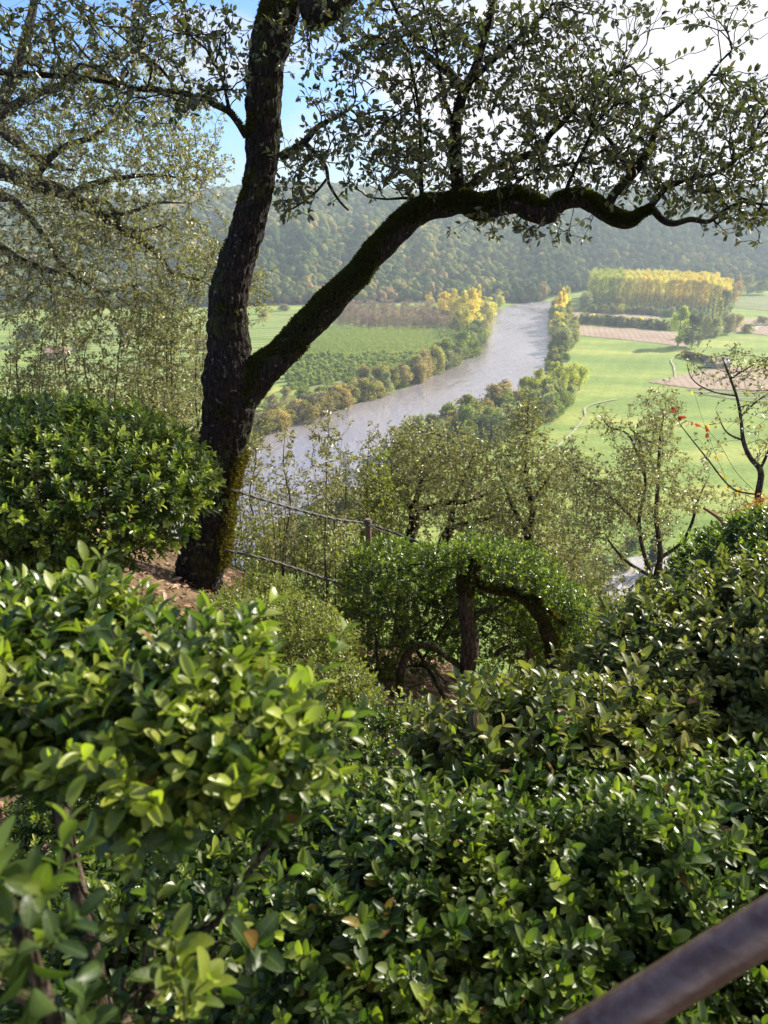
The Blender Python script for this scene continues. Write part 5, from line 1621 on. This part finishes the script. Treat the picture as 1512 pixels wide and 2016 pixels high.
    for i, l in enumerate([[(915, 1480, 40, Y), (917, 1400, 36, Y), (920, 1330, 35, Y), (925, 1260, 33, Y), (916, 1200, 31, Y), (917, 1150, 34, Y), (924, 1112, 42, Y), (930, 1092, 24, Y)],
                           [(930, 1145, 16, Y), (965, 1160, 18, Y), (1010, 1168, 20, Y), (1048, 1195, 20, Y), (1076, 1240, 24, Y), (1090, 1290, 28, Y + .05), (1096, 1340, 28, Y + .1), (1094, 1420, 28, Y + .15)],
                           [(1008, 1165, 10, Y), (1040, 1172, 10, Y), (1068, 1192, 8, Y), (1110, 1230, 6, Y)],
                           [(934, 1215, 12, Y), (950, 1204, 11, Y), (975, 1198, 8, Y), (1000, 1180, 5, Y)],
                           [(905, 1312, 14, Y), (880, 1292, 14, Y), (846, 1270, 15, Y), (815, 1275, 16, Y), (796, 1300, 17, Y), (788, 1340, 18, Y), (792, 1390, 16, Y), (806, 1440, 14, Y)],
                           [(786, 1362, 12, Y), (764, 1376, 9, Y), (752, 1410, 7, Y), (745, 1450, 6, Y)],
                           [(742, 1450, 7, 4.3), (744, 1350, 7, 4.3), (740, 1250, 5, 4.35)], [(975, 1290, 10, Y), (990, 1278, 10, Y), (1004, 1272, 9, Y)],
                           [(1052, 1340, 12, Y), (1045, 1300, 14, Y), (1040, 1275, 8, Y)]]):
        pp, rr = pl(l, Y)
        V, nm, r_ = bark_tube(mb, pp, rr, k=26 if i < 2 else 12, per=12, rough=0.13, ridge=0.05, seed=50 + i)
        if i in (1, 2, 0):
            moss_on(ms, V if i else V[-30:], nm if i else nm[-30:], r_, 9000 if i == 1 else 2500, -0.3, 0.018, 0.5)
    mb.build('trunk', M_BOXTRUNK, root)
    ms.build('moss', M_MOSS, root)


build_hedges()


# ------------------------------------------------------------------ cables, stake, rail
M_CABLE = simple_mat('twisted_steel_cable', (0.035, 0.028, 0.024), 0.55, 0.002, (0.09, 0.08, 0.07), 200)


def cable(name, pts, r, label, twist=True, group=None):
    c = catmull([P(*p) for p in pts], 60)
    root_at = c[0]
    mb = MB()
    tan = nrmz(np.gradient(c, axis=0))
    x = nrmz(np.cross(tan, [0, 0, 1.0]))
    y = np.cross(tan, x)
    s = np.concatenate([[0], np.cumsum(np.linalg.norm(np.diff(c, axis=0), axis=1))])
    for k in range(3 if twist else 1):
        a = s / 0.035 + k * 2.094
        off = (np.cos(a)[:, None] * x + np.sin(a)[:, None] * y) * (r * 0.55 if twist else 0)
        tubes(mb, [c + off], [np.full(len(c), r * (0.6 if twist else 1))], 6)
    o = mb.build(name, M_CABLE, loc=root_at)
    tag(o, label, 'cable', group)
    return o


def build_metal():
    g = 'cables tied to the oak trunk'
    cable('cable', [(440, 958, 4.60), (500, 978, 4.66), (580, 1002, 4.85), (660, 1022, 5.05), (724, 1032, 5.2), (800, 1058, 5.15), (884, 1092, 5.0)], 0.0085, 'upper dark twisted cable running from the trunk over the stake to the topiary', group=g)
    cable('cable', [(724, 1034, 5.19), (790, 1064, 5.15), (830, 1076, 5.1), (880, 1094, 4.99)], 0.005, 'thin second strand beside the upper cable between stake and topiary', False, g)
    cable('cable', [(440, 1082, 4.62), (500, 1095, 4.66), (560, 1112, 4.75), (630, 1136, 4.85), (700, 1158, 4.9)], 0.0085, 'lower dark twisted cable running from the trunk into the undergrowth', group=g)
    cable('cable', [(205, 1118, 4.9), (250, 1136, 4.8), (290, 1150, 4.72), (345, 1162, 4.62)], 0.008, 'short dark cable stretched over the leafy bank to the trunk foot', group=g)
    p = P(724, 1026, 5.2)
    gz = float(near_h(p[0], p[1])) - 0.1
    root = empty('stake', (p[0], p[1], gz), 'brown weathered wooden stake holding up the upper cable', 'stake')
    mb = MB()
    n = 24
    t = np.linspace(0, 1, n)
    c = np.stack([p[0] + 0.004 * np.sin(t * 9), np.full(n, p[1] + 0.02), gz + (p[2] + 0.01 - gz) * t], -1)
    tubes(mb, [c], [np.full(n, 0.022)], 10)
    mb.add(c[-1] + np.array([(0.022 * math.cos(a), 0.022 * math.sin(a), 0) for a in np.arange(8) * math.pi / 4]), [(0, 1, 2, 3), (0, 3, 4, 7), (4, 5, 6, 7)])
    mb.build('post', simple_mat('weathered_stake', (0.10, 0.06, 0.04), c2=(0.22, 0.15, 0.10), nscale=30, bump=0.004), root)
    mb = MB()
    for k in range(2):
        th = np.linspace(0, 2 * np.pi, 17)
        c = p + np.stack([0.027 * np.cos(th), 0.02 + 0.027 * np.sin(th), np.full(17, -0.004 - 0.012 * k)], -1)
        tubes(mb, [c], [np.full(17, 0.0045)], 6)
    mb.build('tie', M_CABLE, root)
    # rail
    m, nt, out = new_mat('rusty_painted_pipe')
    tc = N(nt, 'ShaderNodeTexCoord')
    o = tc.outputs['Object']
    mp = N(nt, 'ShaderNodeMapping', ins={'Scale': (1, 1, 2.2), 'Rotation': (0.3, 0.2, 0.5)})
    L(nt, o, mp.inputs[0])
    n1 = noise_tex(nt, mp.outputs[0], 34, 6, 0.68, 0.4)
    n2 = noise_tex(nt, o, 14, 5, 0.6)
    rust = ramp(nt, n2, [(0.3, (0.075, 0.042, 0.032)), (0.7, (0.12, 0.070, 0.054))])
    paint = (0.15, 0.10, 0.082)
    f = ramp(nt, n1, [(0.46, 0.0), (0.62, 1.0)])
    pr = N(nt, 'ShaderNodeBsdfPrincipled')
    L(nt, mixc(nt, f, rust, paint), pr.inputs['Base Color'])
    L(nt, ramp(nt, n1, [(0.45, 0.26), (0.6, 0.17)]), pr.inputs['Roughness'])
    pr.inputs['Metallic'].default_value = 0.25
    bp = N(nt, 'ShaderNodeBump', ins={'Strength': 0.35, 'Distance': 0.0015})
    L(nt, n1, bp.inputs['Height'])
    L(nt, bp.outputs[0], pr.inputs['Normal'])
    L(nt, pr.outputs[0], out.inputs[0])
    a = ray(1190, 2020) * 0.60 + [0, 0, CZ]
    b = ray(1520, 1816) * 0.60 + [0, 0, CZ]
    d = nrmz(b - a)
    c = np.array([a + d * t for t in np.linspace(-0.5, 0.9, 60)])
    root = empty('handrail', c[0], 'rusty brown round metal handrail with worn paint crossing the corner', 'handrail')
    mb = MB()
    tubes(mb, [c], [np.full(len(c), 0.0180)], 40)
    mb.build('rail', m, root)
    for t in (-0.45, 0.85):
        q = a + d * t
        mb = MB()
        tubes(mb, [[q - [0, 0, 0.02], q - [0, 0, 0.5], (q[0], q[1], CZ - 1.75)]], [[0.014] * 3], 24)
        mb.build('post', m, root)


build_metal()
